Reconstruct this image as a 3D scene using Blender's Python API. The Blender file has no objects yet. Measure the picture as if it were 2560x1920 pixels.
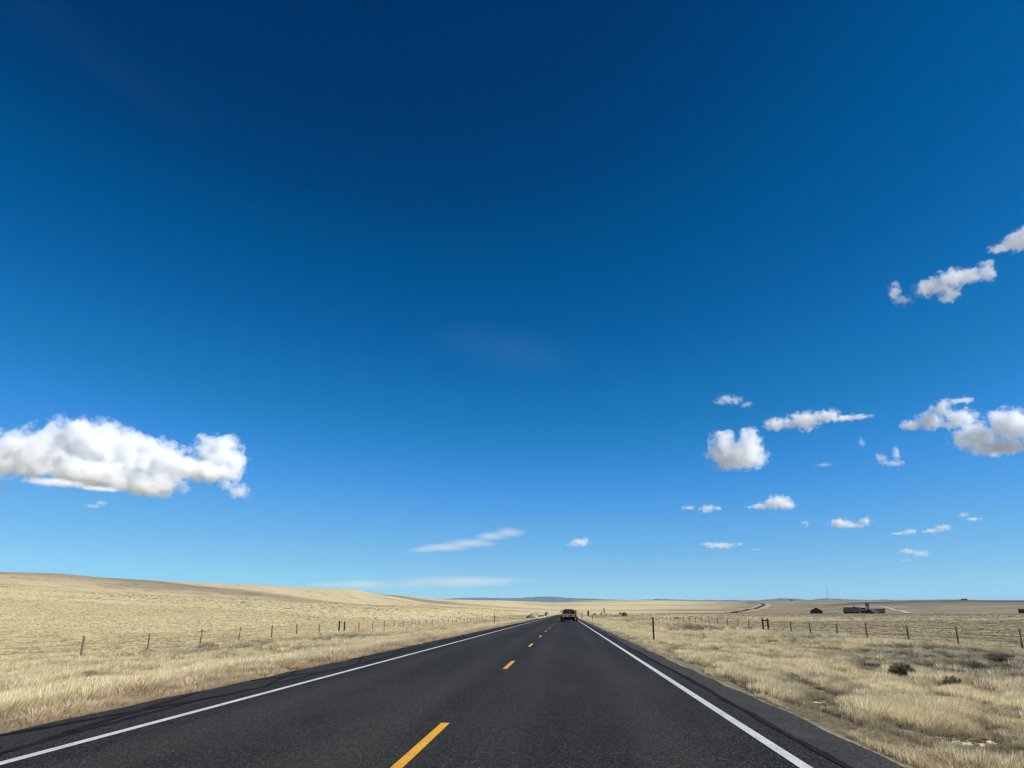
import bpy, math, random
import numpy as np
from mathutils import Vector, Matrix

random.seed(7)
RNG = np.random.default_rng(11)
S = bpy.context.scene
COL = S.collection
R = math.radians

# ------------------------------------------------------------------ camera
F = 1775.0                       # focal length in pixels of the 2560 px wide photograph
PITCH = math.atan(540.0 / F)     # horizon on row 1500
YAW = R(4.15)                    # heading, left of the road direction (+Y)
H = 1.33                         # eye above the road
cam_d = bpy.data.cameras.new('camera')
cam_d.sensor_width = 36.0
cam_d.lens = 36.0 * F / 2560.0
cam_d.clip_start = 0.1
cam_d.clip_end = 200000.0
cam = bpy.data.objects.new('camera', cam_d)
cam.location = (0, 0, H)
cam.rotation_euler = (math.pi / 2 + PITCH, 0, YAW)
COL.objects.link(cam)
S.camera = cam

# ------------------------------------------------------------------ sky and sun
SUN_EL, SUN_AZ = R(36), R(100)    # azimuth measured from +Y towards +X
W = bpy.data.worlds.new('World')
S.world = W
W.use_nodes = True
nt = W.node_tree
bg = nt.nodes['Background']
sky = nt.nodes.new('ShaderNodeTexSky')
sky.sky_type = 'NISHITA'
sky.sun_disc = False
sky.sun_elevation = SUN_EL
sky.sun_rotation = SUN_AZ
sky.altitude = 4000
sky.air_density = 1.0
sky.dust_density = 0.0
sky.ozone_density = 10.0
m1 = nt.nodes.new('ShaderNodeVectorMath'); m1.operation = 'SCALE'; m1.inputs['Scale'].default_value = 0.1
m2 = nt.nodes.new('ShaderNodeVectorMath'); m2.operation = 'SCALE'; m2.inputs['Scale'].default_value = 10.0
cv = nt.nodes.new('ShaderNodeRGBCurve')
SKY_CURVES = (((0, 0), (.026, .0), (.038, .0), (.050, .004), (.062, .012), (.082, .036), (.125, .09), (.254, .185), (.347, .215), (.43, .25), (1, .8)),
              ((0, 0), (.065, .026), (.088, .058), (.107, .081), (.127, .110), (.155, .146), (.205, .205), (.287, .285), (.462, .40), (.52, .44), (.61, .47), (1, .8)),
              ((0, 0), (.181, .110), (.24, .195), (.332, .315), (.395, .37), (.485, .50), (.604, .56), (.68, .575), (.84, .62), (1, .7)))
for ch, pts in enumerate(SKY_CURVES):
    c = cv.mapping.curves[ch]
    c.points[0].location = pts[0]
    c.points[1].location = pts[-1]
    for p in pts[1:-1]:
        c.points.new(*p)
cv.mapping.update()
nt.links.new(sky.outputs[0], m1.inputs[0])
nt.links.new(m1.outputs[0], cv.inputs['Color'])
nt.links.new(cv.outputs[0], m2.inputs[0])
nt.links.new(m2.outputs[0], bg.inputs[0])
bg.inputs[1].default_value = 0.1

sun_d = bpy.data.lights.new('sun', 'SUN')
sun_d.energy = 5.0
sun_d.angle = R(0.53)
sun_d.color = (1.0, 0.955, 0.88)
sun = bpy.data.objects.new('sun', sun_d)
sdir = Vector((math.sin(SUN_AZ) * math.cos(SUN_EL), math.cos(SUN_AZ) * math.cos(SUN_EL), math.sin(SUN_EL)))
sun.rotation_euler = (-sdir).to_track_quat('-Z', 'Y').to_euler()
sun.location = sdir * 100
COL.objects.link(sun)

S.view_settings.view_transform = 'Standard'
S.view_settings.look = 'None'
S.view_settings.gamma = 1.0
S.view_settings.use_curve_mapping = False
S.view_settings.exposure = 0.5
S.render.engine = 'CYCLES'
S.cycles.volume_bounces = 10
S.cycles.max_bounces = 14
S.cycles.diffuse_bounces = 3
S.cycles.transparent_max_bounces = 16
S.cycles.volume_max_steps = 400
S.cycles.use_denoising = True
S.cycles.denoising_prefilter = 'ACCURATE'
S.cycles.filter_width = 1.3


# ------------------------------------------------------------------ photograph geometry
CT, ST = math.cos(PITCH), math.sin(PITCH)
CY, SY = math.cos(YAW), math.sin(YAW)

def ray(px, py):
    """unit direction in the world of a pixel of the 2560 x 1920 photograph"""
    r, u = px - 1280.0, -(py - 960.0)
    f = F * CT - u * ST
    up = F * ST + u * CT
    v = Vector((CY * r - SY * f, SY * r + CY * f, up))
    return v.normalized()

def az_of(px, py=1500):
    v = ray(px, py)
    return math.atan2(v.x, v.y)

def tan_of(px, py):
    v = ray(px, py)
    return v.z / math.hypot(v.x, v.y)

# ------------------------------------------------------------------ noise
def _hash(ix, iy, seed):
    n = (ix * 374761393 + iy * 668265263 + seed * 2147483647) & 0xffffffff
    n = ((n ^ (n >> 13)) * 1274126177) & 0xffffffff
    return ((n ^ (n >> 16)) & 0xffff) / 65535.0

def vnoise(x, y, seed=0):
    x = np.asarray(x, float); y = np.asarray(y, float)
    ix = np.floor(x).astype(np.int64); iy = np.floor(y).astype(np.int64)
    fx = x - ix; fy = y - iy
    fx = fx * fx * (3 - 2 * fx); fy = fy * fy * (3 - 2 * fy)
    a = _hash(ix, iy, seed); b = _hash(ix + 1, iy, seed)
    c = _hash(ix, iy + 1, seed); d = _hash(ix + 1, iy + 1, seed)
    return (a * (1 - fx) + b * fx) * (1 - fy) + (c * (1 - fx) + d * fx) * fy

def fbm(x, y, seed=0, octaves=4):
    t = 0; a = 0.5; s = 0
    for k in range(octaves):
        t = t + a * vnoise(np.asarray(x) * 2 ** k, np.asarray(y) * 2 ** k, seed + k * 17)
        s += a; a *= 0.5
    return t / s

def sstep(x, a, b):
    t = np.clip((np.asarray(x, float) - a) / (b - a), 0, 1)
    return t * t * (3 - 2 * t)

# ------------------------------------------------------------------ terrain
XC = -1.55                        # road centre line
SLOPE = 0.0164
EDGE_L, EDGE_R = 4.95, 4.60       # asphalt edges from the centre line

def road_z(y):
    y = np.asarray(y, float)
    z = -SLOPE * y
    d = np.clip(y - 700, 0, None)
    return z - 0.00006 * d * d / (1 + d / 400)

def table(pts, tan=True):
    a = np.array([az_of(p[0], p[1]) for p in pts])
    v = np.array([tan_of(*p) if tan else p[1] for p in pts])
    return a, v

RIDGE1 = [(-1400, 1425), (-300, 1452), (0, 1469.4), (289, 1484), (492, 1492.6), (640, 1498), (831, 1508), (976, 1513.8), (1051, 1516),
          (1240, 1522), (1330, 1528.5), (1400, 1534), (1450, 1535), (2000, 1535), (2560, 1534), (3600, 1530)]
RIDGE2 = [(-1400, 1390), (-300, 1420), (0, 1432), (159, 1436.5), (246, 1445), (405, 1453), (640, 1462.4), (773, 1469.5), (884, 1475), (927, 1483),
          (962, 1487), (1020, 1490), (1063, 1495.5), (1092, 1498), (1240, 1501), (1300, 1502.5), (1375, 1505), (1450, 1502), (1600, 1501),
          (1800, 1502.5), (2000, 1502), (2150, 1500.5), (2560, 1500.5), (3600, 1498)]
R1A, R1T = table(RIDGE1)
R2A, R2T = table(RIDGE2)
D1 = [(-1400, 300), (0, 330), (640, 450), (1051, 600), (1240, 650), (1400, 700), (2000, 700), (2560, 620), (3600, 500)]
D2 = [(-1400, 900), (0, 1100), (640, 1500), (927, 2000), (1092, 2700), (1240, 3700), (1375, 4800), (1600, 5600), (3600, 5600)]
D1A = np.array([az_of(p[0]) for p in D1]); D1V = np.array([p[1] for p in D1], float)
D2A = np.array([az_of(p[0]) for p in D2]); D2V = np.array([p[1] for p in D2], float)

def verge(o):
    """height against the road plane of the ground o metres right (+) or left (-) of the centre line"""
    rt = np.interp(o, [4.6, 5.0, 6.4, 9, 13, 17, 21, 25.5, 40, 120], [-.03, -.09, -.2, -.5, -.72, -.66, -.55, -.68, -.75, -.9])
    lt = np.interp(-o, [4.95, 5.4, 7, 10, 14, 19, 26.5, 45, 120], [-.03, -.10, -.24, -.6, -1.02, -1.1, -1.15, -.9, 2.0])
    v = np.where(o > 0, rt, lt)
    on = (o > -EDGE_L - .02) & (o < EDGE_R + .02)
    return np.where(on, -0.07, v)

def ground(x, y):
    x = np.asarray(x, float); y = np.asarray(y, float)
    r = np.hypot(x, y) + 1e-6
    az = np.arctan2(x, y)
    o = x - XC
    ao = np.abs(o)
    off = sstep(ao, 5.6, 9)
    near = road_z(y) + verge(o)
    near = near + off * (0.16 * (fbm(x / 3.1, y / 3.1, 3, 3) - .5) + 0.30 * (fbm(x / 14, y / 14, 5, 3) - .5))
    azc = np.clip(az, R1A[0], R1A[-1])
    T1 = np.interp(azc, R1A, R1T); T2 = np.interp(azc, R2A, R2T)
    d1 = np.interp(azc, D1A, D1V); d2 = np.interp(azc, D2A, D2V)
    lr = np.log(r)
    left = sstep(-az, R(1.0), R(9))
    drop = 0.0030 + 0.004 * left
    Tv = T1 - drop
    # near slope -> first crest -> hidden dip -> second ridge -> falls away beyond
    u1 = np.clip((lr - math.log(60)) / (np.log(d1) - math.log(60)), 0, 1)
    T0 = -SLOPE - (H + 0.75 + 0.2 * left) / 60.0
    Ta = T0 + (T1 - T0) * (1 - (1 - u1) ** (2.4 - .6 * left))
    rv = d1 * 1.45
    ub = sstep(lr, np.log(d1), np.log(rv))
    Tb = T1 + (Tv - T1) * ub
    rc = rv * 1.02
    uc = np.clip((lr - np.log(rc)) / (np.log(d2) - np.log(rc)), 0, 1)
    shape = uc * uc * (3 - 2 * uc) * .55 + .45 * (1 - (1 - uc) ** 2)
    Tc = Tv + (T2 - Tv) * shape
    ud = sstep(lr, np.log(d2), np.log(np.maximum(d2 * 2.2, 9000)))
    Tfar = np.minimum(T2, -0.0005) - 0.0035
    Td = T2 + (Tfar - T2) * ud
    T = np.where(r < d1, Ta, np.where(r < rc, Tb, np.where(r < d2, Tc, Td)))
    # folds of the far hills
    fold = (fbm(x / 420.0, y / 900.0, 23, 4) - .5) * 0.010 + (fbm(x / 130.0, y / 260.0, 29, 3) - .5) * 0.0035
    mid = sstep(uc, .03, .30) * (1 - sstep(uc, .78, 1.0)) * (r < d2)
    T = T + fold * mid * (0.45 + 0.8 * left)
    far = H + r * T + (fbm(x / 16, y / 16, 41, 3) - .5) * .35 * (1 - sstep(r, 250, 420))
    w = np.maximum(sstep(lr, math.log(60), math.log(240)) * sstep(ao, 28, 70), sstep(r, 720, 900))
    return near * (1 - w) + far * w

def hit(px, py, rmin=4.0, rmax=9000.0):
    """where the ray through a photo pixel first meets the ground"""
    v = ray(px, py)
    hxy = math.hypot(v.x, v.y)
    rs = np.exp(np.linspace(math.log(rmin), math.log(rmax), 3000))
    x = v.x / hxy * rs; y = v.y / hxy * rs
    d = H + rs * v.z / hxy - ground(x, y)
    k = np.argmax(d < 0)
    if d[k] >= 0:
        k = len(rs) - 1
    return Vector((x[k], y[k], float(ground(x[k], y[k]))))

def at(px, py, dist):
    """the point at horizontal distance dist on the ray through a photo pixel"""
    v = ray(px, py)
    return Vector((0, 0, H)) + v * (dist / math.hypot(v.x, v.y))

def gz(x, y):
    return float(ground(np.array([x]), np.array([y]))[0])

# ------------------------------------------------------------------ mesh and object helpers
def mesh_obj(name, verts, faces, mat=None, parent=None, smooth=False, link=True):
    me = bpy.data.meshes.new(name)
    me.from_pydata([tuple(v) for v in verts], [], faces)
    me.update()
    if mat:
        me.materials.append(mat)
    if smooth:
        me.polygons.foreach_set('use_smooth', [True] * len(me.polygons))
    o = bpy.data.objects.new(name, me)
    if link:
        COL.objects.link(o)
    if parent:
        o.parent = parent
    return o

class MB:
    """collects primitives into one mesh"""
    def __init__(self):
        self.v = []; self.f = []
    def add(self, vs, fs):
        b = len(self.v)
        self.v += [tuple(p) for p in vs]
        self.f += [tuple(i + b for i in f) for f in fs]
        return self
    def box(self, c, s, rz=0.0, ry=0.0, bev=0.0, jit=0.0):
        hx, hy, hz = s[0] / 2, s[1] / 2, s[2] / 2
        if bev <= 0:
            vs = [(x, y, z) for z in (-hz, hz) for x, y in ((-hx, -hy), (hx, -hy), (hx, hy), (-hx, hy))]
            fs = [(0, 3, 2, 1), (4, 5, 6, 7), (0, 1, 5, 4), (1, 2, 6, 5), (2, 3, 7, 6), (3, 0, 4, 7)]
        else:
            vs = []
            for z, k in ((-hz, 1), (-hz + bev, 0), (hz - bev, 0), (hz, 1)):
                ix, iy = hx - bev * k, hy - bev * k
                for sx, sy, ax in ((-1, -1, 0), (-1, -1, 1), (1, -1, 0), (1, -1, 1), (1, 1, 0), (1, 1, 1), (-1, 1, 0), (-1, 1, 1)):
                    first = {(-1, -1): (-ix, -iy + bev), (1, -1): (ix - bev, -iy), (1, 1): (ix, iy - bev), (-1, 1): (-ix + bev, iy)}
                    second = {(-1, -1): (-ix + bev, -iy), (1, -1): (ix, -iy + bev), (1, 1): (ix - bev, iy), (-1, 1): (-ix, iy - bev)}
                    x, y = (first if ax == 0 else second)[(sx, sy)]
                    vs.append((x, y, z))
            fs = [tuple(reversed(range(8))), tuple(range(24, 32))]
            for L in range(3):
                for i in range(8):
                    j = (i + 1) % 8
                    fs.append((L * 8 + i, L * 8 + j, L * 8 + 8 + j, L * 8 + 8 + i))
        M = Matrix.Translation(c) @ Matrix.Rotation(rz, 4, 'Z') @ Matrix.Rotation(ry, 4, 'Y')
        out = []
        for p in vs:
            q = M @ Vector(p)
            if jit:
                q += Vector((random.uniform(-jit, jit), random.uniform(-jit, jit), random.uniform(-jit, jit)))
            out.append(q)
        return self.add(out, fs)
    def tube(self, p, q, r0, r1=None, n=8, caps=True):
        p, q = Vector(p), Vector(q); r1 = r0 if r1 is None else r1
        d = (q - p).normalized()
        a = d.orthogonal().normalized(); b = d.cross(a)
        vs = []
        for c, r in ((p, r0), (q, r1)):
            for i in range(n):
                t = 2 * math.pi * i / n
                vs.append(c + a * (r * math.cos(t)) + b * (r * math.sin(t)))
        fs = [(i, (i + 1) % n, n + (i + 1) % n, n + i) for i in range(n)]
        if caps:
            fs += [tuple(reversed(range(n))), tuple(range(n, 2 * n))]
        return self.add(vs, fs)
    def path(self, pts, r, n=6):
        pts = [Vector(p) for p in pts]
        vs = []
        for k, c in enumerate(pts):
            d = (pts[min(k + 1, len(pts) - 1)] - pts[max(k - 1, 0)]).normalized()
            a = d.cross(Vector((0, 0, 1)))
            a = a.normalized() if a.length > 1e-4 else Vector((1, 0, 0))
            b = d.cross(a)
            rr = r[k] if isinstance(r, (list, tuple)) else r
            for i in range(n):
                t = 2 * math.pi * i / n
                vs.append(c + a * (rr * math.cos(t)) + b * (rr * math.sin(t)))
        fs = []
        for k in range(len(pts) - 1):
            for i in range(n):
                j = (i + 1) % n
                fs.append((k * n + i, k * n + j, (k + 1) * n + j, (k + 1) * n + i))
        fs += [tuple(reversed(range(n))), tuple(range((len(pts) - 1) * n, len(pts) * n))]
        return self.add(vs, fs)
    def lathe(self, prof, axis_o, axis='x', n=20):
        """prof: list of (along, radius)"""
        vs = []
        o = Vector(axis_o)
        for (a, r) in prof:
            for i in range(n):
                t = 2 * math.pi * i / n
                c, s = r * math.cos(t), r * math.sin(t)
                vs.append(o + (Vector((a, c, s)) if axis == 'x' else Vector((c, s, a))))
        m = len(prof)
        fs = []
        for k in range(m - 1):
            for i in range(n):
                j = (i + 1) % n
                fs.append((k * n + i, k * n + j, (k + 1) * n + j, (k + 1) * n + i))
        fs += [tuple(reversed(range(n))), tuple(range((m - 1) * n, m * n))]
        return self.add(vs, fs)
    def prism(self, poly, axis, a0, a1):
        """poly in the plane across axis ('x': (y,z); 'y': (x,z))"""
        def P(a, p):
            return (a, p[0], p[1]) if axis == 'x' else (p[0], a, p[1])
        n = len(poly)
        vs = [P(a0, p) for p in poly] + [P(a1, p) for p in poly]
        fs = [tuple(range(n)), tuple(reversed(range(n, 2 * n)))] + [(i, n + i, n + (i + 1) % n, (i + 1) % n) for i in range(n)]
        return self.add(vs, fs)
    def build(self, name, mat, parent=None, smooth=False):
        return mesh_obj(name, self.v, self.f, mat, parent, smooth)

def empty(name, loc, rz=0.0):
    o = bpy.data.objects.new(name, None)
    o.empty_display_size = 0.3
    o.location = loc; o.rotation_euler = (0, 0, rz)
    COL.objects.link(o)
    return o

def tag(o, label=None, cat=None, group=None, kind=None):
    if label: o['label'] = label
    if cat: o['category'] = cat
    if group: o['group'] = group
    if kind: o['kind'] = kind
    return o

# ------------------------------------------------------------------ materials
class N:
    """short-hand node builder"""
    def __init__(self, name):
        self.m = bpy.data.materials.new(name); self.m.use_nodes = True
        self.t = self.m.node_tree
        self.b = self.t.nodes.get('Principled BSDF')
        self.out = self.t.nodes.get('Material Output')
        self.co = None
    def n(self, kind, **kw):
        x = self.t.nodes.new(kind)
        for k, v in kw.items():
            setattr(x, k, v)
        return x
    def l(self, a, b):
        self.t.links.new(a, b); return b
    def obj(self):
        if self.co is None:
            self.co = self.n('ShaderNodeTexCoord')
        return self.co.outputs['Object']
    def map(self, src, scale):
        m = self.n('ShaderNodeMapping'); m.inputs['Scale'].default_value = scale
        self.l(src, m.inputs['Vector']); return m.outputs[0]
    def noise(self, scale, detail=4, rough=.55, src=None, sc=None, dist=0):
        x = self.n('ShaderNodeTexNoise')
        x.inputs['Scale'].default_value = scale; x.inputs['Detail'].default_value = detail
        x.inputs['Roughness'].default_value = rough; x.inputs['Distortion'].default_value = dist
        s = src or self.obj()
        if sc: s = self.map(s, sc)
        self.l(s, x.inputs['Vector']); return x.outputs['Fac']
    def mr(self, v, a, b, c=0.0, d=1.0):
        x = self.n('ShaderNodeMapRange'); x.clamp = True
        self.l(v, x.inputs[0])
        for i, q in zip((1, 2, 3, 4), (a, b, c, d)): x.inputs[i].default_value = q
        return x.outputs[0]
    def math(self, op, a, b=None):
        x = self.n('ShaderNodeMath', operation=op)
        for i, q in enumerate((a, b)):
            if q is None: continue
            if isinstance(q, (int, float)): x.inputs[i].default_value = q
            else: self.l(q, x.inputs[i])
        return x.outputs[0]
    def mix(self, f, a, b, blend='MIX'):
        x = self.n('ShaderNodeMix', data_type='RGBA', blend_type=blend)
        for i, q in ((0, f), (6, a), (7, b)):
            if isinstance(q, (int, float)): x.inputs[i].default_value = q
            elif isinstance(q, tuple): x.inputs[i].default_value = (*q, 1)
            else: self.l(q, x.inputs[i])
        return x.outputs[2]
    def bump(self, h, strength, dist=.02):
        x = self.n('ShaderNodeBump'); x.inputs['Strength'].default_value = strength; x.inputs['Distance'].default_value = dist
        self.l(h, x.inputs['Height']); self.l(x.outputs[0], self.b.inputs['Normal'])
    def fin(self, col, rough=.9, spec=.2, metal=0.0):
        if isinstance(col, tuple): self.b.inputs['Base Color'].default_value = (*col, 1)
        else: self.l(col, self.b.inputs['Base Color'])
        self.b.inputs['Roughness'].default_value = rough
        self.b.inputs['Specular IOR Level'].default_value = spec
        self.b.inputs['Metallic'].default_value = metal
        return self.m

def simple(name, c0, c1, scale=6, rough=.8, spec=.3, metal=0.0, sc=None):
    m = N(name)
    f = m.mr(m.noise(scale, 5, .6, sc=sc), .35, .65)
    return m.fin(m.mix(f, c0, c1), rough, spec, metal)

# asphalt: x is the lateral position in metres (object origin at the camera's foot)
def asphalt():
    m = N('asphalt')
    sep = m.n('ShaderNodeSeparateXYZ'); m.l(m.obj(), sep.inputs[0])
    x = sep.outputs[0]
    fine = m.noise(36, 4, .9)
    coarse = m.noise(17, 3, .8)
    vor = m.n('ShaderNodeTexVoronoi'); vor.inputs['Scale'].default_value = 62; m.l(m.obj(), vor.inputs['Vector'])
    chips = m.mr(vor.outputs['Color'], .70, .98)
    patch = m.noise(.35, 4, .6, sc=(1, .18, 1))
    patch2 = m.noise(1.7, 4, .65, sc=(1, .35, 1))
    base = m.mix(m.mr(patch, .40, .60), (.0085, .0074, .0058), (.022, .0195, .016))
    streak = m.noise(2.2, 4, .6, sc=(1, .06, 1))
    base = m.mix(m.mr(streak, .50, .66, 0, .55), base, (.026, .024, .020))
    base = m.mix(m.mr(streak, .48, .34, 0, .55), base, (.0065, .0058, .0048))
    base = m.mix(m.mr(patch2, .46, .66, 0, .7), base, (.0055, .0050, .0042))
    # polished wheel paths in both lanes
    def lane(c, w):
        d = m.math('ABSOLUTE', m.math('SUBTRACT', x, c))
        return m.mr(d, w, w * .2)
    tracks = m.math('ADD', m.math('ADD', lane(-.75, .55), lane(1.1, .55)), m.math('ADD', lane(-2.35, .55), lane(-4.3, .55)))
    base = m.mix(m.math('MULTIPLY', tracks, m.mr(patch, .3, .65, .25, .8)), base, (.032, .0295, .025))
    # outer right shoulder of older, greyer asphalt; left shoulder darker
    sh = m.mr(x, 2.53, 2.60)
    base = m.mix(sh, base, m.mix(m.mr(patch2, .3, .7), (.030, .028, .025), (.060, .057, .051)))
    shl = m.mr(x, -5.62, -5.72)
    base = m.mix(shl, base, m.mix(m.mr(patch2, .3, .7), (.013, .0125, .0115), (.022, .021, .0195)))
    base = m.mix(m.mr(fine, .56, .66, 0, 1.0), base, (.19, .175, .15))
    base = m.mix(m.mr(fine, .47, .36, 0, .95), base, (.003, .003, .0028))
    base = m.mix(m.mr(coarse, .56, .68, 0, .4), base, (.06, .055, .047))
    base = m.mix(m.mr(coarse, .46, .34, 0, .7), base, (.009, .0085, .008))
    base = m.mix(m.math('MULTIPLY', chips, .30), base, (.20, .195, .185))
    m.bump(fine, .8, .016)
    return m.fin(base, .75, .09)

def paint(name, c, worn):
    m = N(name)
    f = m.math('MAXIMUM', m.mr(m.noise(48, 4, .8), .50, .68, 0, .9), m.mr(m.noise(7, 5, .8), .56, .68, 0, .75))
    g = m.mr(m.noise(3, 4, .6), .35, .7, .78, 1.0)
    vm = m.n('ShaderNodeVectorMath', operation='SCALE')
    col = m.mix(f, c, worn)
    m.l(col, vm.inputs[0]); m.l(g, vm.inputs['Scale'])
    m.bump(m.noise(60, 3, .8), .4, .01)
    return m.fin(vm.outputs[0], .7, .3)

def land():
    m = N('prairie_ground')
    at_s = m.n('ShaderNodeAttribute', attribute_name='sage_shade')
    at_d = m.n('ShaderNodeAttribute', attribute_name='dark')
    at_g = m.n('ShaderNodeAttribute', attribute_name='bare')
    n1 = m.noise(2.2, 5, .7)
    n2 = m.noise(.11, 5, .62, dist=.4)
    n3 = m.noise(.35, 5, .7)
    n4 = m.noise(.006, 5, .6)
    straw = m.mix(m.mr(n2, .32, .68), STRAW_A, STRAW_B)
    straw = m.mix(m.mr(n1, .45, .72, 0, .55), straw, STRAW_D)
    sage_shade = m.mix(m.mr(n1, .35, .65), SAGE_SHADE_A, SAGE_SHADE_B)
    s = m.math('ADD', at_s.outputs['Fac'], m.mr(n3, .35, .7, -.22, .3))
    col = m.mix(m.mr(s, .25, .95), straw, sage_shade)
    col = m.mix(m.mr(n4, .42, .62, 0, .35), col, STRAW_C)
    g = m.mix(m.mr(m.noise(9, 4, .8), .4, .62), (.13, .11, .085), (.25, .215, .17))
    col = m.mix(at_g.outputs['Fac'], col, g)
    # scattered low dark brush on the far pasture
    v = m.n('ShaderNodeTexVoronoi'); v.inputs['Scale'].default_value = .17; v.inputs['Randomness'].default_value = 1
    m.l(m.map(m.obj(), (1, .5, 1)), v.inputs['Vector'])
    spot = m.math('MULTIPLY', m.mr(v.outputs['Distance'], .22, .10), m.mr(m.noise(.03, 3, .6), .50, .62))
    col = m.mix(m.math('MULTIPLY', spot, .6), col, (.085, .075, .05))
    col = m.mix(at_d.outputs['Fac'], col, (.035, .045, .05))  # painted cloud shadow on the right plain, dark soil beside the asphalt
    m.bump(n1, .5, .15)
    return m.fin(col, 1.0, 0.0)

STRAW_A = (.48, .40, .225)
STRAW_B = (.62, .525, .305)
STRAW_C = (.44, .37, .25)
STRAW_D = (.27, .22, .14)
SAGE_SHADE_A = (.135, .112, .082)  # sage tone, doubling as painted shade on the right-hand land
SAGE_SHADE_B = (.235, .20, .145)

def blade_mat(name, tip, base, tint_to, trans=.35):
    """dry grass; 'tint' comes from each tuft"""
    m = N(name)
    t = m.n('ShaderNodeAttribute', attribute_name='tint', attribute_type='INSTANCER')
    hgt = m.n('ShaderNodeAttribute', attribute_name='h')
    c = m.mix(m.mr(hgt.outputs['Fac'], 0, .8), base, tip)
    c = m.mix(t.outputs['Fac'], c, tint_to)
    br = m.n('ShaderNodeAttribute', attribute_name='shade', attribute_type='INSTANCER')
    vm = m.n('ShaderNodeVectorMath', operation='SCALE'); m.l(c, vm.inputs[0]); m.l(br.outputs['Fac'], vm.inputs['Scale'])
    m.fin(vm.outputs[0], .85, .12)
    tr = m.n('ShaderNodeBsdfTranslucent'); m.l(vm.outputs[0], tr.inputs[0])
    mx = m.n('ShaderNodeMixShader'); mx.inputs[0].default_value = trans
    m.l(m.b.outputs[0], mx.inputs[1]); m.l(tr.outputs[0], mx.inputs[2]); m.l(mx.outputs[0], m.out.inputs['Surface'])
    return m.m

M_ASPH = asphalt()
M_WHITE = paint('white_line_paint', (.60, .61, .60), (.17, .17, .165))
M_YEL = paint('yellow_line_paint', (.74, .37, .02), (.22, .13, .03))
M_SEAL = simple('crack_sealant', (.007, .007, .0068), (.017, .016, .015), 5, .85, .08)
M_LAND = land()
M_WOOD = simple('weathered_wood', (.14, .095, .062), (.28, .20, .14), 5, .9, .1, sc=(6, 6, .6))
M_WOODD = simple('dark_weathered_wood', (.022, .018, .016), (.05, .042, .036), 5, .9, .1, sc=(6, 6, .6))
M_GREYW = simple('grey_barn_boards', (.03, .03, .03), (.065, .063, .06), 1.5, .9, .1, sc=(6, 6, .3))
M_ROOF = simple('grey_barn_roof', (.020, .023, .021), (.045, .048, .044), .8, .8, .2)
M_WIRE = simple('rusty_wire', (.10, .075, .06), (.20, .17, .15), 9, .6, .4)
M_STEEL = simple('dark_steel_post', (.020, .022, .022), (.05, .05, .045), 12, .6, .3)
M_REFL = simple('white_reflector', (.62, .64, .62), (.75, .75, .72), 20, .35, .5)
M_TYRE = simple('tyre_rubber', (.010, .010, .011), (.022, .022, .022), 12, .85, .2)
M_BLACKP = simple('black_truck_paint', (.008, .009, .010), (.018, .018, .02), 2, .35, .5)
M_DARK = simple('dark_underbody', (.012, .010, .009), (.03, .024, .02), 6, .8, .2)
M_GLASS = simple('dark_glass', (.010, .013, .015), (.02, .025, .028), 2, .08, .6)
M_RUST = simple('rusty_pink_boards', (.36, .20, .13), (.74, .52, .38), 3.2, .8, .15, sc=(1.6, 1, 2.5))
M_RUSTD = simple('dark_rust', (.06, .028, .018), (.14, .07, .045), 6, .85, .15)
M_TARP = simple('dark_green_tarp', (.008, .014, .015), (.030, .042, .044), 2.4, .9, .08)
M_RED = simple('red_lamp_lens', (.22, .02, .015), (.30, .03, .02), 8, .3, .5)
M_RIM = simple('dull_wheel_rim', (.12, .12, .12), (.2, .2, .2), 8, .5, .5, .4)
M_PALE = simple('pale_gravel', (.34, .30, .25), (.52, .48, .42), 2, .95, .1)
M_STONE = simple('pale_stones', (.30, .27, .23), (.62, .58, .52), .7, .95, .1)
M_BARK = simple('bare_bark', (.05, .04, .035), (.12, .10, .085), 5, .9, .1)
M_SAGEL = simple('grey_sage_leaves', (.07, .065, .045), (.16, .145, .105), 3, .95, .05)
M_SAGED = simple('dark_sage_leaves', (.07, .058, .040), (.17, .14, .095), 3, .95, .05)
M_PINE = simple('dark_tree_foliage', (.012, .020, .018), (.03, .04, .03), .3, .95, .05)
M_TOWER = simple('tower_steel', (.25, .26, .28), (.35, .35, .36), .2, .5, .4)
M_MOUNT = simple('hazed_mountain_rock', (.035, .055, .075), (.085, .105, .12), .0009, 1.0, 0.0)  # blue distance haze mixed into the rock colour
M_WALLP = simple('pale_house_wall', (.35, .35, .36), (.48, .48, .48), .5, .8, .2)
M_RUSTC = simple('rust_red_metal', (.12, .05, .035), (.22, .10, .07), .8, .8, .2)
M_STRAWM = simple('dry_bank_earth', (.22, .18, .11), (.46, .39, .24), 1.6, .95, .05)

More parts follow.
